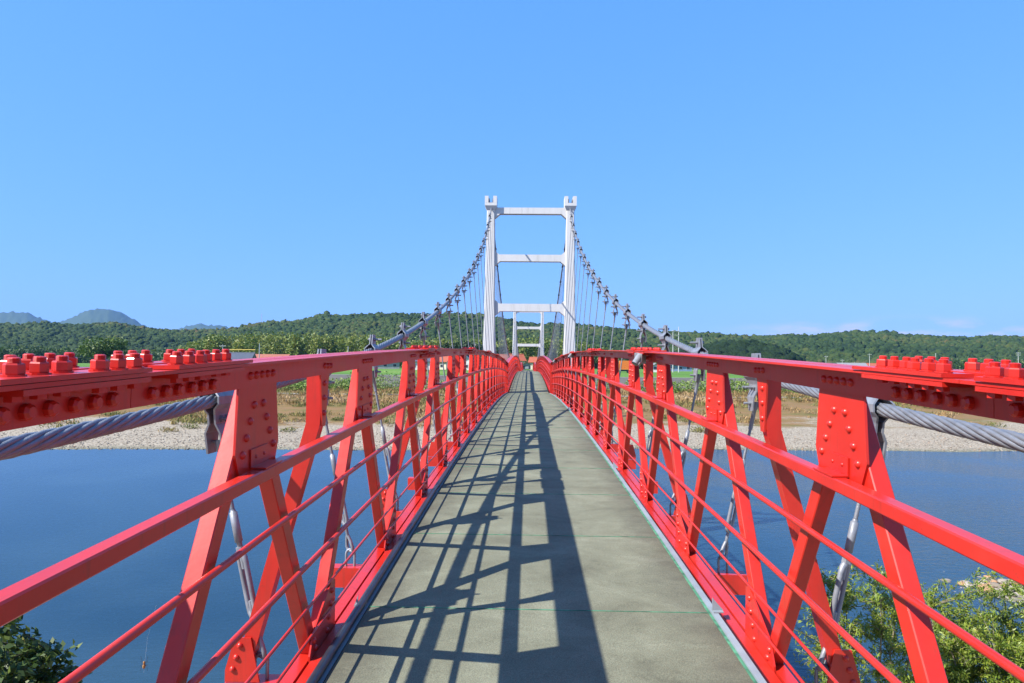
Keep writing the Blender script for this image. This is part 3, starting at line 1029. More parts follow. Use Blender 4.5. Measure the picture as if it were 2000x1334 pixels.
def build_truss_far(side, y0, y1, f, npan, label):
    t = thing('railing_truss', label, 'railing', (side * W, y0, f(y0) - 1.7))
    ys = np.linspace(y0, y1, 2 * npan + 1)
    b = MB(); sweep(b, ANG_IN, ys, f, side); sweep(b, ANG_OUT, ys, f, side)
    ob('top_chord', b.mesh('top_chord', RED), t)
    b = MB(); sweep(b, [(0.070, -1.505), (0.070, -1.655), (-0.085, -1.655), (-0.085, -1.505)], ys, f, side)
    ob('bottom_chord', b.mesh('bottom_chord', RED), t)
    b = MB(); sweep(b, RAIL, ys, f, side)
    ob('handrail', b.mesh('handrail', RED), t)
    for zc, r in ((-0.705, 0.0138), (-1.005, 0.0138), (-1.225, 0.0075), (-1.385, 0.0075)):
        b = MB(); sweep(b, circ(0.0115 + r, zc, r, 6), ys, f, side, True)
        ob('guard_bar', b.mesh('guard_bar', RED), t)
    b = MB()
    for i in range(2 * npan):
        za, zb = (-0.12, -1.50) if i % 2 else (-1.50, -0.12)
        b.beam((side * (W + 0.052), ys[i], f(ys[i]) + za), (side * (W + 0.052), ys[i + 1], f(ys[i + 1]) + zb), 0.085, 0.092, (1, 0, 0))
    ob('diagonals', b.mesh('diagonals', RED), t, kind='stuff')
    b = MB()
    for i in range(1, 2 * npan):
        po = TOP_POLY if i % 2 else BOT_POLY
        c = MB(); c.prism(po, 0, side * W - 0.0045, side * W + 0.0045)
        b.add([(v[0], v[1] + ys[i], v[2] + f(ys[i])) for v in c.v], c.f)
    ob('gusset_plates', b.mesh('gusset_plates', RED), t, kind='stuff')
    for ye in (y0 + 0.05, y1 - 0.05):
        b = MB(); b.box(*sorted((side * (W - 0.11), side * (W + 0.10))), ye - 0.05, ye + 0.05, f(ye) - 1.66, f(ye) + 0.004)
        ob('end_post', b.mesh('end_post', RED), t)
    return t

d1 = build_deck(B1(-6), Y_T1 - 0.03, prof1, 3.95, 'grey green concrete walkway of the near span with green joint lines', 0)
build_truss_near(-1, 'red riveted steel railing truss on the left of the near span')
build_truss_near(1, 'red riveted steel railing truss on the right of the near span')
d2 = build_deck(Y_T1 + 0.06, Y_T2 - 0.05, prof2, Y_T1 + 0.06, 'humped walkway of the middle span beyond the near tower', Y_T1 + 1)
build_truss_far(-1, Y_T1 + 0.07, Y_T2 - 0.1, prof2, 36, 'red railing truss on the left of the middle span between the towers')
build_truss_far(1, Y_T1 + 0.07, Y_T2 - 0.1, prof2, 36, 'red railing truss on the right of the middle span between the towers')
d3 = build_deck(Y_T2 + 0.06, Y_END, prof3, Y_T2 + 0.06, 'short stretch of walkway behind the far tower leading ashore', Y_T2 + 1)
build_truss_far(-1, Y_T2 + 0.1, Y_END, prof3, 30, 'small red railing truss seen left behind the far tower')
build_truss_far(1, Y_T2 + 0.1, Y_END, prof3, 30, 'small red railing truss seen right behind the far tower')

# deck fittings of the near span
ys1 = np.linspace(B1(-6), Y_T1 - 0.05, 60)
b = MB(); sweep(b, circ(W - 1.035, -1.468, 0.024, 10), ys1, prof1, -1, True)
ob('conduit', b.mesh('conduit', BLACK), d1)
b = MB(); sweep(b, [(W - 1.004, -1.575), (W - 1.004, -1.478), (W - 1.040, -1.478), (W - 1.040, -1.484), (W - 1.010, -1.484), (W - 1.010, -1.575)], ys1, prof1, 1)
ob('edge_angle', b.mesh('edge_angle', ALU), d1)
b = MB(); sweep(b, [(W - 0.987, -1.4895), (W - 0.987, -1.4868), (W - 1.002, -1.4868), (W - 1.002, -1.4895)], ys1, prof1, 1)
ob('edge_sealant', b.mesh('edge_sealant', GREEN), d1)
b = MB(); sweep(b, [(W - 1.004, -1.575), (W - 1.004, -1.496), (W - 1.07, -1.496), (W - 1.07, -1.502), (W - 1.010, -1.502), (W - 1.010, -1.575)], ys1, prof1, -1)
ob('edge_angle', b.mesh('edge_angle', ALU), d1)
y = 3.95
while y < 30:
    for s in (-1, 1):
        b = MB()
        b.prism([(1.012, -1.47), (1.075, -1.47), (1.012, -1.40)] if s > 0 else [(1.060, -1.49), (1.085, -1.49), (1.060, -1.42)], 1, -0.004, 0.004)
        b.box(1.012, 1.070, -0.03, 0.03, -1.4775, -1.4705)
        b.v = [(s * v[0], v[1] + y, v[2] + prof1(y)) for v in b.v]
        ob('clip', b.mesh('clip', ALU), d1)
    y += 4.5
b = MB(); b.box(-1.0, 1.0, Y_T1 - 0.02, Y_T1 + 0.05, prof1(Y_T1) - 1.52, prof1(Y_T1) - 1.498)
ob('expansion_joint', b.mesh('expansion_joint', BLACK), d1)
for f, span, dk in ((prof1, [B1(j) for j in range(-6, 18)], d1), (prof2, list(np.linspace(Y_T1 + 1.8, Y_T2 - 1.8, 35)), d2), (prof3, list(np.linspace(Y_T2 + 1.8, Y_END - 1.8, 14)), d3)):
    for y in span:
        z = f(y)
        b = MB()
        b.box(-1.62, 1.62, y - 0.055, y + 0.055, z - 1.845, z - 1.695)
        fb = ob('floor_beam', b.mesh('floor_beam', RED), dk)
        b = MB()
        for xs_ in (-0.62, 0.0, 0.62):
            b.box(xs_ - 0.04, xs_ + 0.04, y + 0.06, y + P0 - 0.06, z - 1.69, z - 1.60)
        if dk is d1:
            ob('stringers', b.mesh('stringers', RED), fb, kind='stuff')
            for s in (-1, 1):
                b = MB()
                xc = s * 1.452
                pth = [(xc - 0.033, y, z - 1.90), (xc - 0.033, y, z - 1.60)] + [(xc - 0.033 * math.cos(a_), y, z - 1.60 + 0.036 * math.sin(a_)) for a_ in np.linspace(0.3, math.pi - 0.3, 6)] + [(xc + 0.033, y, z - 1.60), (xc + 0.033, y, z - 1.90)]
                b.tube(pth, 0.0095, 8)
                ub = ob('u_bolt', b.mesh('u_bolt', STEEL), fb)
                b = MB()
                for dx in (-0.033, 0.033):
                    b.loft([[(xc + dx + 0.019 * math.cos(1.047 * i), y + 0.019 * math.sin(1.047 * i), zz) for i in range(6)] for zz in (z - 1.872, z - 1.846)])
                ob('nuts', b.mesh('nuts', RED), fb)

# --- main cables with clamps and hangers
def clamp_mesh():
    b = MB()
    prf = [(0.006, 0.165), (0.006, 0.065), (0.022, 0.047), (0.046, 0.020), (0.046, -0.020), (0.022, -0.047), (0.012, -0.075), (0.012, -0.125), (0.034, -0.175), (0.034, -0.285)]
    wid = [0.060, 0.085, 0.12, 0.13, 0.13, 0.12, 0.095, 0.085, 0.075, 0.045]
    for s in (-1, 1):
        rings = []
        for (x, z), w in zip(prf, wid):
            rings.append([(s * x, -w, z), (s * (x + 0.010), -w, z), (s * (x + 0.010), w, z), (s * x, w, z)])
        b.loft(rings)
    return b

BOLT_AT = ((0.0, 0.115), (-0.03, -0.10), (0.03, -0.10), (0.0, -0.225))

def clamp_bolts(side, only=None):
    b = MB()
    for y, z in (BOLT_AT if only is None else (only,)):
        L0, L1 = -0.050, 0.095
        b.tube([(-side * L0, y, z), (-side * L1, y, z)], 0.010, 8)
        for xa, xb_ in ((0.018, 0.036), (-0.036, -0.018)):
            o_ = 0.024 if z < -0.2 else 0.0
            o_ = o_ if xa > 0 else -o_
            b.loft([[(-side * (xx + o_), y + 0.020 * math.cos(1.047 * i), z + 0.020 * math.sin(1.047 * i)) for i in range(6)] for xx in (xa, xb_)])
    return b

CLAMP = clamp_mesh().mesh('cable_clamp', STEEL)
BOLT1 = {}
for s in (-1, 1):
    for low, zz in ((False, -0.10), (True, -0.225)):
        m_ = clamp_bolts(s, (0.0, zz))
        m_.v = [(v[0], v[1], v[2] - zz) for v in m_.v]
        BOLT1[(s, low)] = m_.mesh('bolt', STEEL)
CBOLT = {s: clamp_bolts(s).mesh('clamp_bolts', STEEL) for s in (-1, 1)}

def build_cable(side, label):
    t = thing('main_cable', label, 'cable', (side * 1.70, 0, -0.3), 'main suspension cables')
    # near length: six twisted strands round a core
    y0, y1 = -9.0, 16.5
    for q in range(8):
        pts = []
        n = int((y1 - y0) / 0.07)
        for i in range(n + 1):
            y = y0 + (y1 - y0) * i / n
            x, z = cable1(y)
            a = -side * (2 * math.pi * y / 0.74) + q * math.pi / 4
            pts.append((side * x + 0.0245 * math.cos(a), y, z + 0.0245 * math.sin(a)))
        b = MB(); b.tube(pts, 0.0112, 7)
        ob('strand', b.mesh('strand', ROPE), t)
    def rope(fn, a, c, n):
        b = MB()
        pts = []
        for y in np.linspace(a, c, n):
            x, z = fn(y)
            pts.append((side * x, y, z))
        b.tube(pts, 0.035, 10)
        ob('rope_length', b.mesh('rope_length', ROPE), t)
    rope(cable1, 16.4, Y_T1 - 0.28, 24)
    rope(cable2, Y_T1 + 0.28, Y_T2 - 0.28, 60)
    rope(cable3, Y_T2 + 0.28, Y_END, 40)
    stations = [(B1(j), cable1, prof1, j) for j in range(-5, 18)]
    stations += [(y, cable2, prof2, 99) for y in np.linspace(Y_T1 + 1.8, Y_T2 - 1.8, 35)]
    stations += [(y, cable3, prof3, 99) for y in np.linspace(Y_T2 + 1.8, Y_END - 14, 20)]
    for y, cf, pf, j in stations:
        x, z = cf(y)
        cl = ob('cable_clamp', CLAMP, t, (side * x, y, z))
        if 0 <= j <= 5:
            for by, bz in BOLT_AT:
                ob('bolt', BOLT1[(side, bz < -0.2)], cl, (side * x, y + by, z + bz))
        elif j < 60:
            ob('clamp_bolts', CBOLT[side], cl, (side * x, y, z), kind='stuff')
        bot = Vector((side * 1.452, y, pf(y) - 1.575))
        top = Vector((side * x, y, z - 0.215))
        L = (top - bot).length
        d = (top - bot) / L
        P = lambda s_, dx=0.0, dy=0.0: bot + d * s_ + Vector((dx + side * dy * 1.05, dy * 0.75, 0))
        b = MB()
        if L < 0.9 and j > 60:
            b.tube([P(0), P(L)], 0.011, 6)
            ob('hanger', b.mesh('hanger', ROPE), t)
            continue
        b.tube([P(0.74), P(L)], 0.0115, 6)
        hg = ob('hanger', b.mesh('hanger', ROPE), t)
        if j > 60:
            b = MB(); b.tube([P(0), P(0.74)], 0.016, 6)
            ob('turnbuckle', b.mesh('turnbuckle', STEEL), hg)
            continue
        # clevis: two prongs in a narrow fork
        b = MB()
        for s_ in (-1, 1):
            b.tube([P(0.0, 0, 0.0), P(-0.005, 0, s_ * 0.020), P(0.03, 0, s_ * 0.026), P(0.08, 0, s_ * 0.017), P(0.12, 0, s_ * 0.004)], 0.0130, 7)
        b.tube([P(0.11), P(0.22)], 0.0125, 8)
        ob('clevis', b.mesh('clevis', STEEL), hg)
        b = MB()
        for s_ in (-1, 1):
            b.tube([P(0.205, 0, 0), P(0.225, 0, s_ * 0.018), P(0.25, 0, s_ * 0.023), P(0.50, 0, s_ * 0.023), P(0.525, 0, s_ * 0.018), P(0.545, 0, 0)], [0.019, 0.016, 0.0135, 0.0135, 0.016, 0.019], 8)
        b.tube([P(0.46), P(0.56)], 0.0125, 8)
        b.tube([P(0.20), P(0.29)], 0.0125, 8)
        ob('turnbuckle', b.mesh('turnbuckle', STEEL), hg)
        b = MB()
        b.tube([P(0.545), P(0.575)], 0.024, 6, smooth=False)
        b.tube([P(0.57), P(0.60), P(0.602), P(0.76), P(0.762), P(0.775)], [0.014, 0.014, 0.0205, 0.0205, 0.0145, 0.0125], 10)
        ob('socket', b.mesh('socket', STEEL), hg)
        b = MB()
        b.tube([P(L), P(L - 0.06), P(L - 0.062), P(L - 0.22)], [0.022, 0.022, 0.0165, 0.0165], 10)
        ob('socket', b.mesh('socket', STEEL), hg)
    return t

build_cable(-1, 'grey twisted steel main cable with hangers on the left side of the bridge')
build_cable(1, 'grey twisted steel main cable with hangers on the right side of the bridge')

# ------------------------------------------------------------------ floodlights on the right railing
def floodlight(y, label):
    z = prof1(y)
    x = W - 0.105
    t = thing('floodlight', label, 'light', (x, y, z - 0.06), 'floodlights under the right chord')
    b = MB()
    b.prism([(-0.17, -0.03), (0.10, -0.012), (0.10, -0.125), (0.02, -0.135), (-0.14, -0.105)], 0, -0.004, 0.004)
    b.box(-0.03, 0.085, 0.092, 0.10, -0.125, -0.012)
    b.v = [(v[0] + x - 0.012, v[1] + y, v[2] + z) for v in b.v]
    ob('bracket', b.mesh('bracket', LAMPM), t)
    b = MB()
    c = Vector((x - 0.05, y - 0.12, z - 0.085))
    d = Vector((-0.55, -0.25, -0.8)).normalized()
    b.tube([c - d * 0.06, c - d * 0.055, c + d * 0.045, c + d * 0.05], [0.022, 0.029, 0.032, 0.037], 12)
    hd = ob('lamp_head', b.mesh('lamp_head', LAMPM), t)
    b = MB(); b.tube([c + d * 0.051, c + d * 0.054], 0.031, 12)
    ob('lens', b.mesh('lens', GLASS), hd)
    b = MB()
    b.tube([c - d * 0.06, c + Vector((0.02, 0.08, 0.0)), Vector((x + 0.02, y + 0.10, z - 0.13)), Vector((x + 0.07, y + 0.35, z - 0.10))], 0.006, 6)
    ob('flex', b.mesh('flex', BLACK), t)
floodlight(6.65, 'pale floodlight under the right chord, nearest to the camera')
floodlight(17.1, 'small pale floodlight half way along the right chord')
floodlight(27.6, 'tiny pale floodlight near the tower end of the right chord')

# ------------------------------------------------------------------ vegetation
LEAF_WILLOW = leaf_mat('willow_leaf', [(0.0, (0.055, 0.10, 0.012)), (0.4, (0.14, 0.21, 0.022)), (0.75, (0.23, 0.29, 0.030)), (1.0, (0.34, 0.31, 0.06))], 0.45, 0.3)
LEAF_DARK = leaf_mat('broad_leaf', [(0.0, (0.016, 0.036, 0.008)), (0.5, (0.040, 0.080, 0.014)), (0.9, (0.12, 0.16, 0.025)), (1.0, (0.22, 0.20, 0.04))], 0.55, 0.25)
LEAF_BAMBOO = leaf_mat('bamboo_leaf', [(0.0, (0.035, 0.070, 0.015)), (0.4, (0.085, 0.140, 0.022)), (0.8, (0.17, 0.215, 0.034)), (1.0, (0.24, 0.25, 0.055))], 0.6, 0.25)
LEAF_SHRUB = leaf_mat('shrub_leaf', [(0.0, (0.06, 0.12, 0.018)), (0.5, (0.14, 0.24, 0.034)), (1.0, (0.25, 0.32, 0.06))], 0.6, 0.2)
GRASS = leaf_mat('dry_grass', [(0.0, (0.095, 0.135, 0.025)), (0.35, (0.20, 0.19, 0.05)), (0.65, (0.34, 0.21, 0.08)), (1.0, (0.48, 0.35, 0.19))], 0.8, 0.2)
BARK = simple('pale_bark', (0.17, 0.145, 0.085), 0.85, 0, 0.35, 9, 0.4, 40)
BARKD = simple('dark_bark', (0.06, 0.05, 0.035), 0.9, 0, 0.3, 9)

def leaf_quads(C, D, size, aspect):
    """diamond leaves at C pointing along D"""
    n = len(C)
    D = D / (np.linalg.norm(D, axis=1, keepdims=True) + 1e-9)
    up = rng.standard_normal((n, 3)) * 0.6 + np.array([0, 0, 1.0])
    Wd = np.cross(D, up); Wd /= (np.linalg.norm(Wd, axis=1, keepdims=True) + 1e-9)
    N = np.cross(Wd, D)
    s = (size * rng.uniform(0.7, 1.3, n))[:, None]
    a = C
    b_ = C + D * s * 0.45 + Wd * s * aspect * 0.5 + N * s * 0.06
    c = C + D * s + N * s * rng.uniform(-0.25, 0.05, n)[:, None]
    d = C + D * s * 0.45 - Wd * s * aspect * 0.5 + N * s * 0.06
    V = np.stack([a, b_, c, d], 1).reshape(-1, 3)
    F = np.arange(4 * n).reshape(n, 4)
    return V, F

def shrub_tree(name, label, cat, base, centre, rad, nstem, ntwig, nleaf, lsize, aspect, lm, bm, seed, shell=0.6, group=None, tmean=0.5):
    r_ = np.random.default_rng(seed)
    base = np.array(base, float); centre = np.array(centre, float); rad = np.array(rad, float)
    t = thing(name, label, cat, tuple(base), group)
    stems = []
    b = MB()
    for i in range(nstem):
        ph = 2 * math.pi * (i + r_.uniform(0, 0.7)) / nstem
        tip = centre + rad * np.array([0.62 * math.cos(ph), 0.62 * math.sin(ph), r_.uniform(0.15, 0.75)])
        b0 = base + np.array([0.12 * math.cos(ph), 0.12 * math.sin(ph), 0])
        ctrl = b0 + (tip - b0) * 0.5 + np.array([r_.normal(0, 0.2), r_.normal(0, 0.2), 0.35])
        u = np.linspace(0, 1, 12)[:, None]
        pts = (1 - u) ** 2 * b0 + 2 * u * (1 - u) * ctrl + u * u * tip
        pts[1:-1] += r_.normal(0, 0.035, (10, 3))
        stems.append(pts)
        r0 = 0.045 * (rad[0] / 1.2) ** 0.5
        b.tube([Vector(p) for p in pts], [float(r0 * (1 - 0.8 * q)) for q in np.linspace(0, 1, 12)], 6)
    LC, LD, LT = [], [], []
    allp = np.concatenate([s_[4:] for s_ in stems])
    for k in range(ntwig):
        v = r_.standard_normal(3); v /= np.linalg.norm(v)
        q = r_.uniform(shell, 1.0) * (1 + 0.10 * math.sin(5 * v[0] + 3 * v[1] + seed))
        tip = centre + rad * v * q
        if tip[2] < centre[2] - rad[2] * 0.9: continue
        below = allp[allp[:, 2] < tip[2] + 0.1]
        if not len(below): below = allp
        st = below[np.argmin(np.linalg.norm(below - tip, axis=1) + r_.uniform(0, 0.3, len(below)))]
        mid = (st + tip) / 2 + r_.normal(0, 0.06, 3) + np.array([0, 0, 0.08])
        u = np.linspace(0, 1, 6)[:, None]
        pts = (1 - u) ** 2 * st + 2 * u * (1 - u) * mid + u * u * tip
        if k % 2 == 0:
            b.tube([Vector(p) for p in pts], [0.010, 0.008, 0.007, 0.005, 0.004, 0.003], 4)
        dirn = pts[-1] - pts[-2]; dirn /= np.linalg.norm(dirn) + 1e-9
        L = np.linalg.norm(tip - st)
        w = r_.uniform(max(0.0, 1 - 0.55 / max(L, 0.3)), 1.0, nleaf) ** 0.7
        pos = (1 - w)[:, None] ** 2 * st + 2 * (w * (1 - w))[:, None] * mid + (w * w)[:, None] * tip
        pos += r_.normal(0, lsize * 0.35, pos.shape)
        LC.append(pos)
        LD.append(dirn[None] * 0.8 + r_.standard_normal((nleaf, 3)) * 0.75 + np.array([0, 0, 0.15]))
        LT.append(np.clip(tmean + r_.normal(0, 0.10) + r_.normal(0, 0.15, nleaf), 0, 1))
    ob('trunk', b.mesh('trunk', bm), t)
    V, F = leaf_quads(np.concatenate(LC), np.concatenate(LD), lsize, aspect)
    ob('crown', np_mesh('crown', V, F, lm, np.repeat(np.concatenate(LT), 4)), t)
    return t

shrub_tree('willow_tree', 'open young willow with bare lower stems beside the right hanger', 'tree', (4.35, 8.9, -8.2), (4.55, 9.2, -3.75), (0.88, 0.95, 1.15), 10, 420, 40, 0.066, 0.26, LEAF_WILLOW, BARK, 5, 0.55, 'trees on the near bank', 0.60)
shrub_tree('willow_tree', 'dense green willow filling the lower right corner', 'tree', (7.35, 10.4, -8.3), (7.30, 10.4, -4.75), (1.75, 1.4, 1.62), 12, 1500, 60, 0.066, 0.28, LEAF_WILLOW, BARK, 8, 0.35, 'trees on the near bank', 0.60)
shrub_tree('willow_tree', 'low willow clump below the dense one at the bottom right', 'tree', (6.0, 9.6, -8.3), (6.0, 9.6, -5.6), (1.0, 0.9, 1.1), 7, 700, 52, 0.066, 0.28, LEAF_WILLOW, BARK, 12, 0.4, 'trees on the near bank', 0.5)
shrub_tree('broadleaf_bush', 'dark broad leaved bush in the lower left corner', 'bush', (-6.6, 8.3, -8.0), (-6.60, 8.2, -4.40), (0.98, 0.9, 1.25), 7, 420, 26, 0.105, 0.62, LEAF_DARK, BARKD, 21, 0.4, 'trees on the near bank', 0.62)

def leaf_cloud(centres, radii, nper, size, tint0, tvar, material, name, kind, aspect=0.75, shell=0.5, droop=0.3):
    """crowns built from many leaf clumps; centres (n,3), radii (n,3)"""
    n = len(centres)
    v = rng.standard_normal((n, nper, 3)); v /= np.linalg.norm(v, axis=2, keepdims=True)
    q = rng.uniform(shell, 1.0, (n, nper, 1)) ** 0.8
    lump = 1 + 0.18 * np.sin(v[..., :1] * 6 + centres[:, None, :1]) * np.cos(v[..., 1:2] * 5 + centres[:, None, 1:2])
    C = centres[:, None] + v * q * lump * radii[:, None]
    D = v + rng.standard_normal(v.shape) * 0.7 + np.array([0, 0, -droop])
    T = np.clip(tint0[:, None] + rng.normal(0, tvar, (n, nper)), 0, 1)
    V, F = leaf_quads(C.reshape(-1, 3), D.reshape(-1, 3), size, aspect)
    return np_mesh(name, V, F, material, np.repeat(T.ravel(), 4))

# bamboo grove and mixed wood at the foot of the hills
def grove(name, px0, px1, Y0, Y1, n, top, tmean, seed, material, nper=300, rw=2.6, size=1.0):
    px = rng.uniform(px0, px1, n); Yy = rng.uniform(Y0, Y1, n)
    tp = np.interp(px, [p for p, _ in top], [q for _, q in top]) + rng.normal(0, 3.0, n)
    zt = (712.5 + 0.0105 * (px - 1031) - tp) / 1300 * Yy
    zb = -2.2
    h = np.maximum(zt - zb, 3.5)
    C = np.stack([CAMX + (px - 1031) / 1300 * Yy, Yy, zb + h * 0.52], -1)
    Rr = np.stack([rng.uniform(0.8, 1.3, n) * rw, rng.uniform(0.8, 1.3, n) * rw, h * 0.5], -1)
    t0 = (tmean + rng.normal(0, 0.12, n)).clip(0, 1)
    ob(name, leaf_cloud(C, Rr, nper, size, t0, 0.14, material, name, 'stuff'), kind='stuff')

grove('bamboo_grove', 345, 860, 285, 345, 150, [(345, 678), (400, 660), (460, 655), (560, 653), (640, 656), (740, 660), (860, 668)], 0.78, 1, LEAF_BAMBOO, 300, 2.7, 1.1)
grove('mixed_wood', 850, 1150, 330, 400, 80, [(850, 664), (900, 668), (960, 664), (1020, 666), (1060, 660), (1110, 664), (1150, 672)], 0.72, 2, LEAF_BAMBOO, 330, 4.0, 1.3)
grove('dark_wood', 868, 1000, 300, 325, 26, [(868, 676), (920, 668), (960, 678), (1000, 684)], 0.05, 3, LEAF_DARK, 300, 3.5, 1.2)
grove('field_wood', 1845, 1990, 420, 450, 34, [(1845, 706), (1880, 703), (1930, 706), (1990, 708)], 0.30, 4, LEAF_BAMBOO, 160, 3.2, 1.3)
grove('roadside_wood', 1120, 1330, 390, 440, 60, [(1120, 678), (1200, 684), (1330, 690)], 0.25, 5, LEAF_BAMBOO, 260, 4.0, 1.4)
grove('valley_wood', -60, 350, 400, 470, 110, [(-60, 678), (150, 684), (250, 688), (350, 682)], 0.22, 6, LEAF_BAMBOO, 260, 4.2, 1.4)

def big_tree(name, label, px, py, Y, rx, rz, tint, material, nper=2600, size=0.75):
    c = at(px, py, Y)
    t = thing(name, label, 'tree', (c.x, c.y, -2.3))
    b = MB()
    b.tube([(c.x, c.y, -2.3), (c.x + 0.2, c.y, c.z - rz * 0.5), (c.x, c.y, c.z + rz * 0.2)], [0.5, 0.38, 0.15], 8)
    for a_ in range(5):
        b.tube([(c.x, c.y, c.z - rz * 0.5), (c.x + rx * 0.5 * math.cos(a_ * 1.26), c.y + rx * 0.5 * math.sin(a_ * 1.26), c.z + rz * 0.2)], [0.22, 0.08], 6)
    ob('trunk', b.mesh('trunk', BARKD), t)
    k = 9
    ph = np.arange(k) * 2.4
    C = np.stack([c.x + rx * 0.55 * np.cos(ph), c.y + rx * 0.55 * np.sin(ph), c.z + rz * (0.35 * np.sin(ph * 1.7))], -1)
    Rr = np.tile([rx * 0.5, rx * 0.5, rz * 0.6], (k, 1))
    ob('crown', leaf_cloud(C, Rr, nper // k, size, np.full(k, tint) + rng.normal(0, 0.07, k), 0.14, material, 'crown', None), t)
big_tree('broad_tree', 'lone broad dark green tree behind the left row of nuts', 190, 679, 210, 7.0, 3.6, 0.42, LEAF_BAMBOO)

# shrubs at the foot of the levee
n = 330
sx = rng.uniform(-130, 150, n); ss = rng.uniform(62, 68.5, n)
sy = 71 + 0.09 * sx + ss
rr = rng.uniform(1.2, 2.1, n) * (0.75 + 0.5 * (vnoise(sx / 14, sx * 0, 31, 2) + 0.5))
C = np.stack([sx, sy, ground_z(sx, sy) + rr * 0.55], -1)
ob('levee_shrubs', leaf_cloud(C, np.stack([rr * 1.25, rr, rr], -1), 190, 0.34, (0.62 + rng.normal(0, 0.17, n)).clip(0, 0.95), 0.13, LEAF_SHRUB, 'levee_shrubs', 'stuff'), kind='stuff')

# dry grass tufts on the flood plain, greener clumps on the shingle
n = 9000
x = rng.uniform(-125, 150, n); s_ = rng.uniform(16, 64, n); y = 71 + 0.09 * x + s_
dens = vnoise(x / 9.0, y / 4.5, 41, 4) + (s_ - 34) / 42
keep = dens > 0.02
x, y, s_ = x[keep], y[keep], s_[keep]
z = ground_z(x, y)
nb = 15
base = np.repeat(np.stack([x, y, z], -1), nb, 0) + np.stack([rng.normal(0, 0.45, len(x) * nb), rng.normal(0, 0.45, len(x) * nb), np.zeros(len(x) * nb)], -1)
D = np.stack([rng.normal(0, 0.4, len(base)), rng.normal(0, 0.4, len(base)), np.ones(len(base))], -1)
hgt = np.repeat(rng.uniform(0.3, 0.75, len(x)), nb)
tt = np.repeat((0.55 + 0.5 * vnoise(x / 16.0, y / 9.0, 47, 3) + rng.normal(0, 0.12, len(x))).clip(0, 1), nb)
V, F = leaf_quads(base, D, hgt, 0.24)
ob('dry_grass', np_mesh('dry_grass', V, F, GRASS, np.repeat(tt, 4)), kind='stuff')

n = 46
x = np.concatenate([rng.uniform(-70, -18, 26), rng.uniform(14, 75, 20)]); s_ = rng.uniform(13, 30, n); y = 71 + 0.09 * x + s_
rr = rng.uniform(0.5, 1.3, n)
C = np.stack([x, y, ground_z(x, y) + 0.05], -1)
ob('reed_clumps', leaf_cloud(C, np.stack([rr * 1.9, rr * 1.2, rr * 0.55], -1), 160, 0.34, (0.22 + rng.normal(0, 0.16, n)).clip(0, 0.6), 0.12, GRASS, 'reed_clumps', 'stuff', 0.3, 0.2, -0.8), kind='stuff')

# ------------------------------------------------------------------ stones
def stone_tints(name):
    m, nn, l, p = mat(name)
    a = nd(nn, 'ShaderNodeAttribute', attribute_name='tint')
    r = ramp(nn, [(0.0, (0.12, 0.092, 0.066)), (0.3, (0.22, 0.182, 0.133)), (0.6, (0.30, 0.255, 0.19)), (0.85, (0.38, 0.335, 0.27)), (1.0, (0.36, 0.20, 0.10))])
    l.new(a.outputs['Fac'], r.inputs[0]); l.new(r.outputs[0], p.inputs['Base Color'])
    p.inputs['Roughness'].default_value = 0.8
    noise_bump(nn, l, p, 12, 0.4, 0.02)
    return m
STONE = stone_tints('river_stone')
n = 8500
x = rng.uniform(-75, 85, n); s_ = np.abs(rng.normal(0, 9, n)) - 0.6; y = 71 + 0.09 * x + s_
z = ground_z(x, y)
k = (z > -9.12)
C = np.stack([x, y, z + 0.02], -1)[k]
ob('shingle_stones', blobs('shingle_stones', C, rng.uniform(0.045, 0.12, len(C)), rng.uniform(0, 0.98, len(C)), STONE, 0.18, 0.55, (IV0, IF0)), kind='stuff')

n = 420
x = 20.6 + rng.normal(0, 2.4, n); y = 28.3 + rng.normal(0, 0.95, n)
C = np.stack([x, y, np.maximum(ground_z(x, y), -9.08) + 0.02], -1)
ob('shoal_pebbles', blobs('shoal_pebbles', C, rng.uniform(0.05, 0.12, n), rng.uniform(0, 0.95, n), STONE, 0.15, 0.6, (IV0, IF0)), kind='stuff')
stones = []
for q in range(5):
    stones.append(blobs('river_stone', np.zeros((1, 3)), np.array([1.0]), np.array([0.2 + 0.17 * q if q < 4 else 1.0]), STONE, 0.10, 0.62, (IV, IF)))
for q in range(64):
    x = 20.6 + rng.normal(0, 1.7); y = 28.3 + rng.normal(0, 0.7)
    r_ = rng.uniform(0.07, 0.19)
    thing('river_stone', 'pale rounded stone on the small shoal in the river', 'stone', (x, y, max(float(ground_z(x, y)), -9.10) + r_ * 0.3), 'stones of the shoal', stones[q % 5], (0, 0, rng.uniform(0, 6)), (r_ * rng.uniform(0.9, 1.5), r_, r_))
for dx, dy, r_, q, lab in ((-1.9, -0.4, 0.34, 4, 'largest rust coloured stone at the left of the shoal'), (0.0, 0.35, 0.33, 3, 'large white stone in the middle of the shoal')):
    thing('river_stone', lab, 'stone', (20.6 + dx, 28.3 + dy, -8.93), 'stones of the shoal', stones[q], (0, 0, 1.1), (r_ * 1.2, r_, r_))

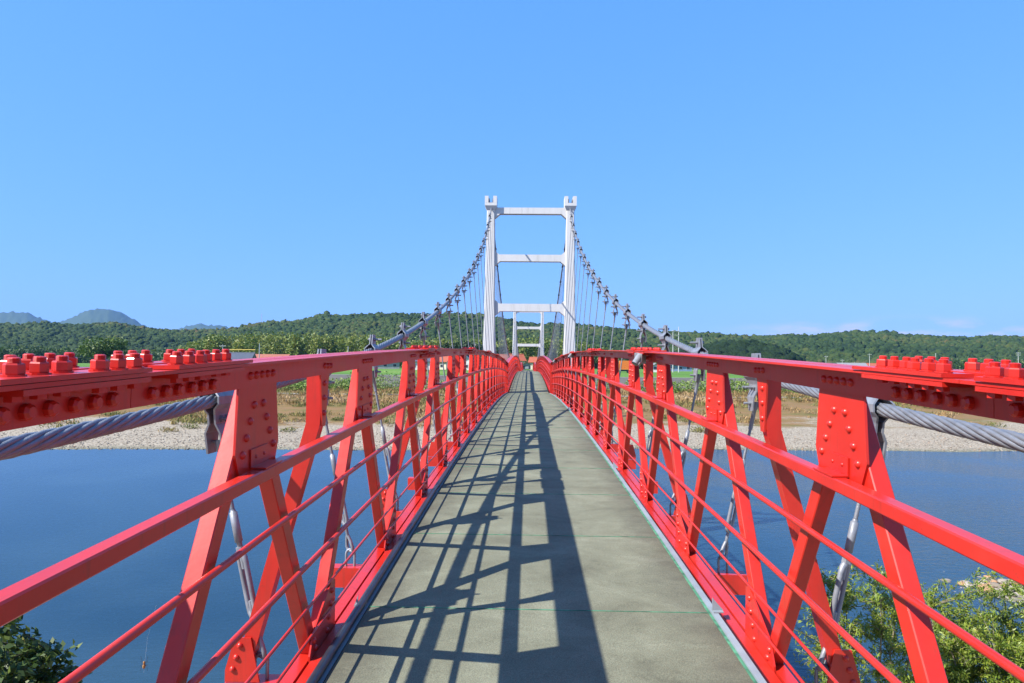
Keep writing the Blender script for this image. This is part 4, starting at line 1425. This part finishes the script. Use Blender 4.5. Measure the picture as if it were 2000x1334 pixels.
# ------------------------------------------------------------------ houses of the village
def colmat(name, c, rough=0.8, var=0.12):
    return simple(name, c, rough, 0, var, 1.5)
WALLS = {k: colmat('wall_' + k, c) for k, c in {'white': (0.66, 0.64, 0.60), 'cream': (0.60, 0.53, 0.40), 'grey': (0.30, 0.30, 0.30), 'brown': (0.16, 0.11, 0.075), 'blue': (0.20, 0.27, 0.40)}.items()}
ROOFS = {k: colmat('roof_' + k, c, 0.55) for k, c in {'slate': (0.075, 0.085, 0.105), 'orange': (0.34, 0.085, 0.035), 'rust': (0.33, 0.11, 0.06), 'brown': (0.13, 0.075, 0.05), 'grey': (0.22, 0.22, 0.22), 'blue': (0.10, 0.17, 0.32)}.items()}
TRIM = colmat('trim_white', (0.62, 0.62, 0.60))

def house(px, Y, w, d, hw, hr, rz, wall, roof, label, base=-1.9, gable_front=False, windows=True):
    c = at(px, 700, Y)
    t = thing('house', label, 'house', (c.x, Y, base), 'houses of the village', rot=(0, 0, rz))
    M = WM[t]
    def put(name, b, m, par):
        return ob(name, b.mesh(name, m), par, (c.x, Y, base), (0, 0, rz))
    if gable_front: w, d = d, w
    b = MB(); b.box(-w / 2, w / 2, -d / 2, d / 2, 0, hw)
    b.prism([(-d / 2, hw + 0.002), (d / 2, hw + 0.002), (0, hw + hr * 0.97)], 0, -w / 2 + 0.002, w / 2 - 0.002)
    if gable_front:
        b.v = [(v[1], v[0], v[2]) for v in b.v]; b.f = [q[::-1] for q in b.f]
    wl_ = put('wall', b, WALLS[wall], t)
    b = MB()
    ov = 0.55
    for s in (-1, 1):
        e0 = Vector((0, s * (d / 2 + ov), hw - ov * hr / (d / 2) * 0.9)); e1 = Vector((0, 0, hw + hr))
        nrm = Vector((0, s * hr, d / 2)).normalized() * 0.14
        x0, x1 = -w / 2 - 0.5, w / 2 + 0.5
        vs = [(x0, e0.y, e0.z), (x1, e0.y, e0.z), (x1, e1.y, e1.z), (x0, e1.y, e1.z)]
        up = [(p[0], p[1] + nrm.y, p[2] + nrm.z) for p in vs]
        b.loft([vs, up])
    b.tube([(-w / 2 - 0.55, 0, hw + hr + 0.12), (w / 2 + 0.55, 0, hw + hr + 0.12)], 0.2, 6)
    if gable_front:
        b.v = [(v[1], v[0], v[2]) for v in b.v]; b.f = [q[::-1] for q in b.f]
    put('roof', b, ROOFS[roof], t)
    fw, fd = (d, w) if gable_front else (w, d)
    nwin = max(1, int(fw // 3)) if windows else 0
    for q in range(nwin):
        xw = -fw / 2 + fw * (q + 0.5) / nwin
        for zz in ((0.9, 2.0),) if hw < 4.5 else ((0.9, 2.0), (3.5, 4.6)):
            b = MB(); b.box(xw - 0.7, xw + 0.7, -fd / 2 - 0.06, -fd / 2 + 0.05, zz[0], zz[1])
            wn_ = put('window', b, TRIM, t)
            b = MB(); b.box(xw - 0.6, xw + 0.6, -fd / 2 - 0.09, -fd / 2 - 0.063, zz[0] + 0.1, zz[1] - 0.1)
            put('pane', b, GLASS, wn_)
    return t

house(462, 232, 9.5, 7, 2.9, 2.1, 0.15, 'brown', 'slate', 'house with dark grey roof just above the left chord')
house(528, 255, 13, 7, 3.0, 1.7, -0.05, 'brown', 'rust', 'long low house with rust red roof above the left chord')
house(752, 238, 10, 7, 3.0, 1.9, 0.2, 'grey', 'slate', 'grey walled house with slate roof between left posts', -2.1)
house(700, 262, 9, 7, 3.2, 1.8, -0.1, 'brown', 'brown', 'brown house half hidden behind the third left post', -2.1)
house(822, 222, 8, 6, 3.0, 1.8, 0.05, 'white', 'slate', 'white house with slate roof beyond the green field', -2.1)
house(862, 236, 6.5, 6, 3.0, 1.8, -0.3, 'cream', 'orange', 'cream house with orange roof beyond the green field', -2.1)
house(912, 228, 5, 6, 2.8, 1.9, 0.0, 'white', 'grey', 'small white gabled house behind the left posts', -2.1, True)
house(983, 222, 8, 7, 3.4, 1.7, 0.1, 'brown', 'rust', 'house with wide rust red roof left of the bridgehead')
house(1009, 240, 4.5, 5, 3.6, 2.0, 0.4, 'cream', 'orange', 'house with bright orange roof behind the far left railing')
hb_ = house(1029, 205, 2.5, 4, 1.35, 0.85, 0.0, 'grey', 'brown', 'small grey gabled house at the end of the walkway', -1.35, True, False)
c = at(1029, 700, 205)
b = MB(); b.box(c.x - 1.05, c.x + 1.05, 202.93, 202.995, -1.35, -0.25); dr = ob('doorway', b.mesh('doorway', GLASS), hb_)
b = MB(); b.box(c.x - 0.5, c.x + 0.62, 202.88, 202.925, -1.2, -0.45); ob('shutter', b.mesh('shutter', LAMPM), dr)
house(1047, 262, 4.2, 5, 3.2, 1.7, -0.2, 'cream', 'orange', 'cream house with orange roof right of the bridgehead', -2.0)
house(1278, 228, 2.8, 3, 2.0, 0.9, 0.0, 'white', 'grey', 'tiny white shed between the right posts', -2.1, True)
house(1322, 262, 9, 7, 2.6, 1.3, 0.1, 'blue', 'slate', 'blue grey house under the right chord', -2.0)
far = [(1612, 470, 18, 'grey', 'slate', 'long slate roofed building at the left of the right hand village'),
       (1655, 440, 17, 'white', 'grey', 'wide white walled hall with grey roof in the right hand village'),
       (1668, 462, 14, 'cream', 'orange', 'house with orange roof behind the wide white hall'),
       (1690, 452, 9, 'white', 'orange', 'white house with orange roof beside the tall pole'),
       (1718, 470, 14, 'blue', 'blue', 'blue house in the right hand village'),
       (1746, 476, 9, 'white', 'orange', 'white house under an orange roof behind the first right nuts'),
       (1768, 468, 10, 'grey', 'rust', 'grey house with rust roof behind the right nuts'),
       (1782, 488, 9, 'white', 'slate', 'white house with slate roof near the green knoll'),
       (1906, 480, 10, 'cream', 'rust', 'cream house with rust roof among the trees at right'),
       (1948, 490, 12, 'grey', 'slate', 'grey house with slate roof near the tall right pole'),
       (1984, 470, 8, 'cream', 'brown', 'cream house with brown roof at the right edge')]
for px, Y, w, wa, ro, lab in far:
    house(px, Y, w, 8, 3.2, 2.0, random.uniform(-0.25, 0.25), wa, ro, lab)

# blue board on two posts in the village
c = at(1802, 712, 455)
t = thing('sign_board', 'blue road sign board on two posts in the right hand village', 'sign', (c.x, 455, -2.2))
b = MB(); b.box(c.x - 2.2, c.x + 2.2, 454.9, 455.0, -0.2, 2.2); ob('board', b.mesh('board', simple('sign_blue', (0.03, 0.12, 0.45), 0.5)), t)
for s in (-1, 1):
    b = MB(); b.tube([(c.x + s * 1.6, 455.1, -2.2), (c.x + s * 1.6, 455.1, 2.1)], 0.12, 8); ob('post', b.mesh('post', STEEL), t)

# orange lorry beside the levee road
ORANGE = simple('lorry_orange', (0.62, 0.16, 0.02), 0.4)
c = at(1217, 706, 205)
t = thing('lorry', 'orange lorry parked beyond the right railing', 'lorry', (c.x, 205, -2.2))
b = MB(); b.box(c.x - 1.2, c.x + 3.6, 203.9, 206.1, -1.1, 1.6); ob('cargo_box', b.mesh('cargo_box', ORANGE), t)
b = MB()
b.prism([(c.x - 3.0, -1.4), (c.x - 1.3, -1.4), (c.x - 1.3, 0.7), (c.x - 2.6, 0.7), (c.x - 3.0, -0.2)], 1, 203.95, 206.05)
cb = ob('cab', b.mesh('cab', ORANGE), t)
b = MB(); b.box(c.x - 2.5, c.x - 1.6, 203.92, 203.947, -0.3, 0.45); ob('window', b.mesh('window', GLASS), cb)
b = MB(); b.box(c.x - 2.9, c.x + 3.5, 204.2, 205.8, -1.65, -1.41 + 0.25); ob('chassis', b.mesh('chassis', BLACK), t)
for xx in (-2.1, 1.6, 2.8):
    for yy in (203.95, 205.75):
        b = MB(); b.tube([(c.x + xx, yy, -1.72), (c.x + xx, yy + 0.3, -1.72)], 0.48, 14, smooth=False); wh = ob('wheel', b.mesh('wheel', BLACK), t)

# ------------------------------------------------------------------ poles and masts
POLE = simple('pole_concrete', (0.42, 0.42, 0.41), 0.85, 0, 0.1, 2)
ORD = ['first', 'second', 'third', 'fourth', 'fifth', 'sixth', 'seventh', 'eighth', 'ninth', 'tenth', 'eleventh', 'twelfth', 'thirteenth', 'fourteenth']
def pole(px, top, Y, label, arms, group, r=0.19):
    z1 = (hor(px) - top) / 1300 * Y
    x = CAMX + (px - 1031) / 1300 * Y
    t = thing('utility_pole', label, 'utility pole', (x, Y, -2.3), group)
    b = MB(); b.tube([(x, Y, -2.3), (x, Y, z1)], [r, r * 0.65], 8); ob('post', b.mesh('post', POLE), t)
    for q in range(arms):
        b = MB(); zz = z1 - 0.6 - 1.1 * q
        b.box(x - 1.2, x + 1.2, Y - 0.30, Y - 0.18, zz - 0.07, zz + 0.07)
        ar = ob('crossarm', b.mesh('crossarm', POLE), t)
        for xx in (-1.0, -0.4, 0.6, 1.0):
            b = MB(); b.tube([(x + xx, Y - 0.24, zz + 0.072), (x + xx, Y - 0.24, zz + 0.32)], [0.06, 0.04], 6); ob('insulator', b.mesh('insulator', TRIM), ar)
for q, (px, top, Y, arms) in enumerate([(1607, 695, 420, 1), (1638, 702, 430, 1), (1661, 707, 460, 0), (1690, 691, 410, 1), (1733, 704, 440, 1), (1763, 703, 440, 1), (1797, 709, 380, 0),
                                        (1816, 690, 400, 0), (1829, 706, 450, 1), (1896, 708, 430, 1), (1922, 708, 430, 0), (1965, 711, 440, 0), (1972, 688, 380, 2), (1999, 688, 360, 1)]):
    pole(px, top, Y, ORD[q] + ' utility pole from the left along the right hand village', arms, 'poles of the right hand village')
pole(429, 672, 240, 'grey utility pole left of the yellow bar', 1, 'poles behind the left chord')
pole(502, 670, 240, 'grey utility pole right of the yellow bar', 0, 'poles behind the left chord')
pole(678, 676, 260, 'thin utility pole behind the bamboo side of the left chord', 0, 'poles behind the left chord')
# twin pole frame
x0, x1 = at(1313, 700, 230).x, at(1324, 700, 230).x
zt = (hor(1318) - 645) / 1300 * 230
t = thing('pole_frame', 'twin concrete pole frame with a crossarm behind the right cable', 'utility pole', ((x0 + x1) / 2, 230, -2.3))
for xx, dz in ((x0, 0.0), (x1, 1.2)):
    b = MB(); b.tube([(xx, 230, -2.3), (xx, 230, zt + dz)], [0.2, 0.13], 8); ob('post', b.mesh('post', POLE), t)
b = MB(); b.box(x0 - 0.7, x1 + 0.6, 229.72, 229.86, zt - 0.35, zt - 0.20); ob('crossarm', b.mesh('crossarm', POLE), t)
b = MB(); b.box(x0 - 0.2, x1 + 0.2, 229.74, 229.84, zt - 1.75, zt - 1.65); ob('crossarm', b.mesh('crossarm', POLE), t)
# yellow height bar between two thin posts
YEL = simple('yellow_paint', (0.55, 0.36, 0.05), 0.5)
xa, xb_ = at(439, 683, 205).x, at(494, 683, 205).x
zz = (hor(466) - 683) / 1300 * 205
t = thing('height_bar', 'long yellow bar above the dark roof on the left', 'barrier', ((xa + xb_) / 2, 205, -2.3))
b = MB(); b.tube([(xa, 205, zz), (xb_, 205, zz + 0.1)], 0.13, 8); ob('bar', b.mesh('bar', YEL), t)
for xx in (xa + 0.2, xb_ - 0.2):
    b = MB(); b.tube([(xx, 205.3, -2.3), (xx, 205.3, zz - 0.2)], 0.06, 6); ob('post', b.mesh('post', STEEL), t)
# lattice masts on the hills
def mast(px, top, foot, Y, wd, label):
    x = CAMX + (px - 1031) / 1300 * Y
    z0, z1 = (hor(px) - foot) / 1300 * Y - 6, (hor(px) - top) / 1300 * Y
    t = thing('radio_mast', label, 'mast', (x, Y, z0))
    for s in (-1, 1):
        b = MB(); b.tube([(x + s * wd, Y, z0), (x + s * wd * 0.45, Y, z1)], wd * 0.28, 6); ob('leg', b.mesh('leg', POLE), t)
    n = 9
    for q in range(n):
        za, zb = z0 + (z1 - z0) * q / n, z0 + (z1 - z0) * (q + 1) / n
        s = 1 if q % 2 else -1
        b = MB(); b.tube([(x + s * wd * 0.9 * (1 - 0.5 * q / n), Y, za), (x - s * wd * 0.9 * (1 - 0.5 * q / n), Y, zb)], wd * 0.16, 5); ob('brace', b.mesh('brace', POLE), t)
mast(505, 611, 632, 880, 0.55, 'lattice radio mast on the wooded ridge at left')
mast(195, 592, 600, 5600, 1.6, 'faint mast on the summit of the far mountain')

# ------------------------------------------------------------------ spider in its web at the lower left railing
sp_c = at(290, 1296, 2.55)
t = thing('spider', 'small brown spider hanging in front of the lower left railing', 'spider', tuple(sp_c))
SPM = simple('spider_body', (0.30, 0.15, 0.04), 0.5, 0, 0.5, 200)
b = MB()
b.tube([sp_c + Vector((0, 0, q)) for q in (0.014, 0.011, 0.005, 0.003, 0.0, -0.006, -0.012, -0.015)], [0.001, 0.004, 0.0038, 0.002, 0.0045, 0.0062, 0.0045, 0.001], 8)
ob('body', b.mesh('body', SPM), t)
for s in (-1, 1):
    for q in range(4):
        b = MB(); a_ = (0.9 - 0.6 * q)
        b.tube([sp_c + Vector((0, 0, 0.005)), sp_c + Vector((s * 0.010, 0.002, 0.005 + 0.012 * a_)), sp_c + Vector((s * 0.014, 0, 0.005 + 0.030 * a_))], 0.0007, 4)
        ob('leg', b.mesh('leg', BLACK), t)
b = MB(); b.tube([sp_c + Vector((0, 0, -0.03)), sp_c + Vector((0.01, 0, 0.10)), sp_c + Vector((0.03, 0.02, 0.22))], 0.00016, 3)
ob('silk_thread', b.mesh('silk_thread', TRIM), t)
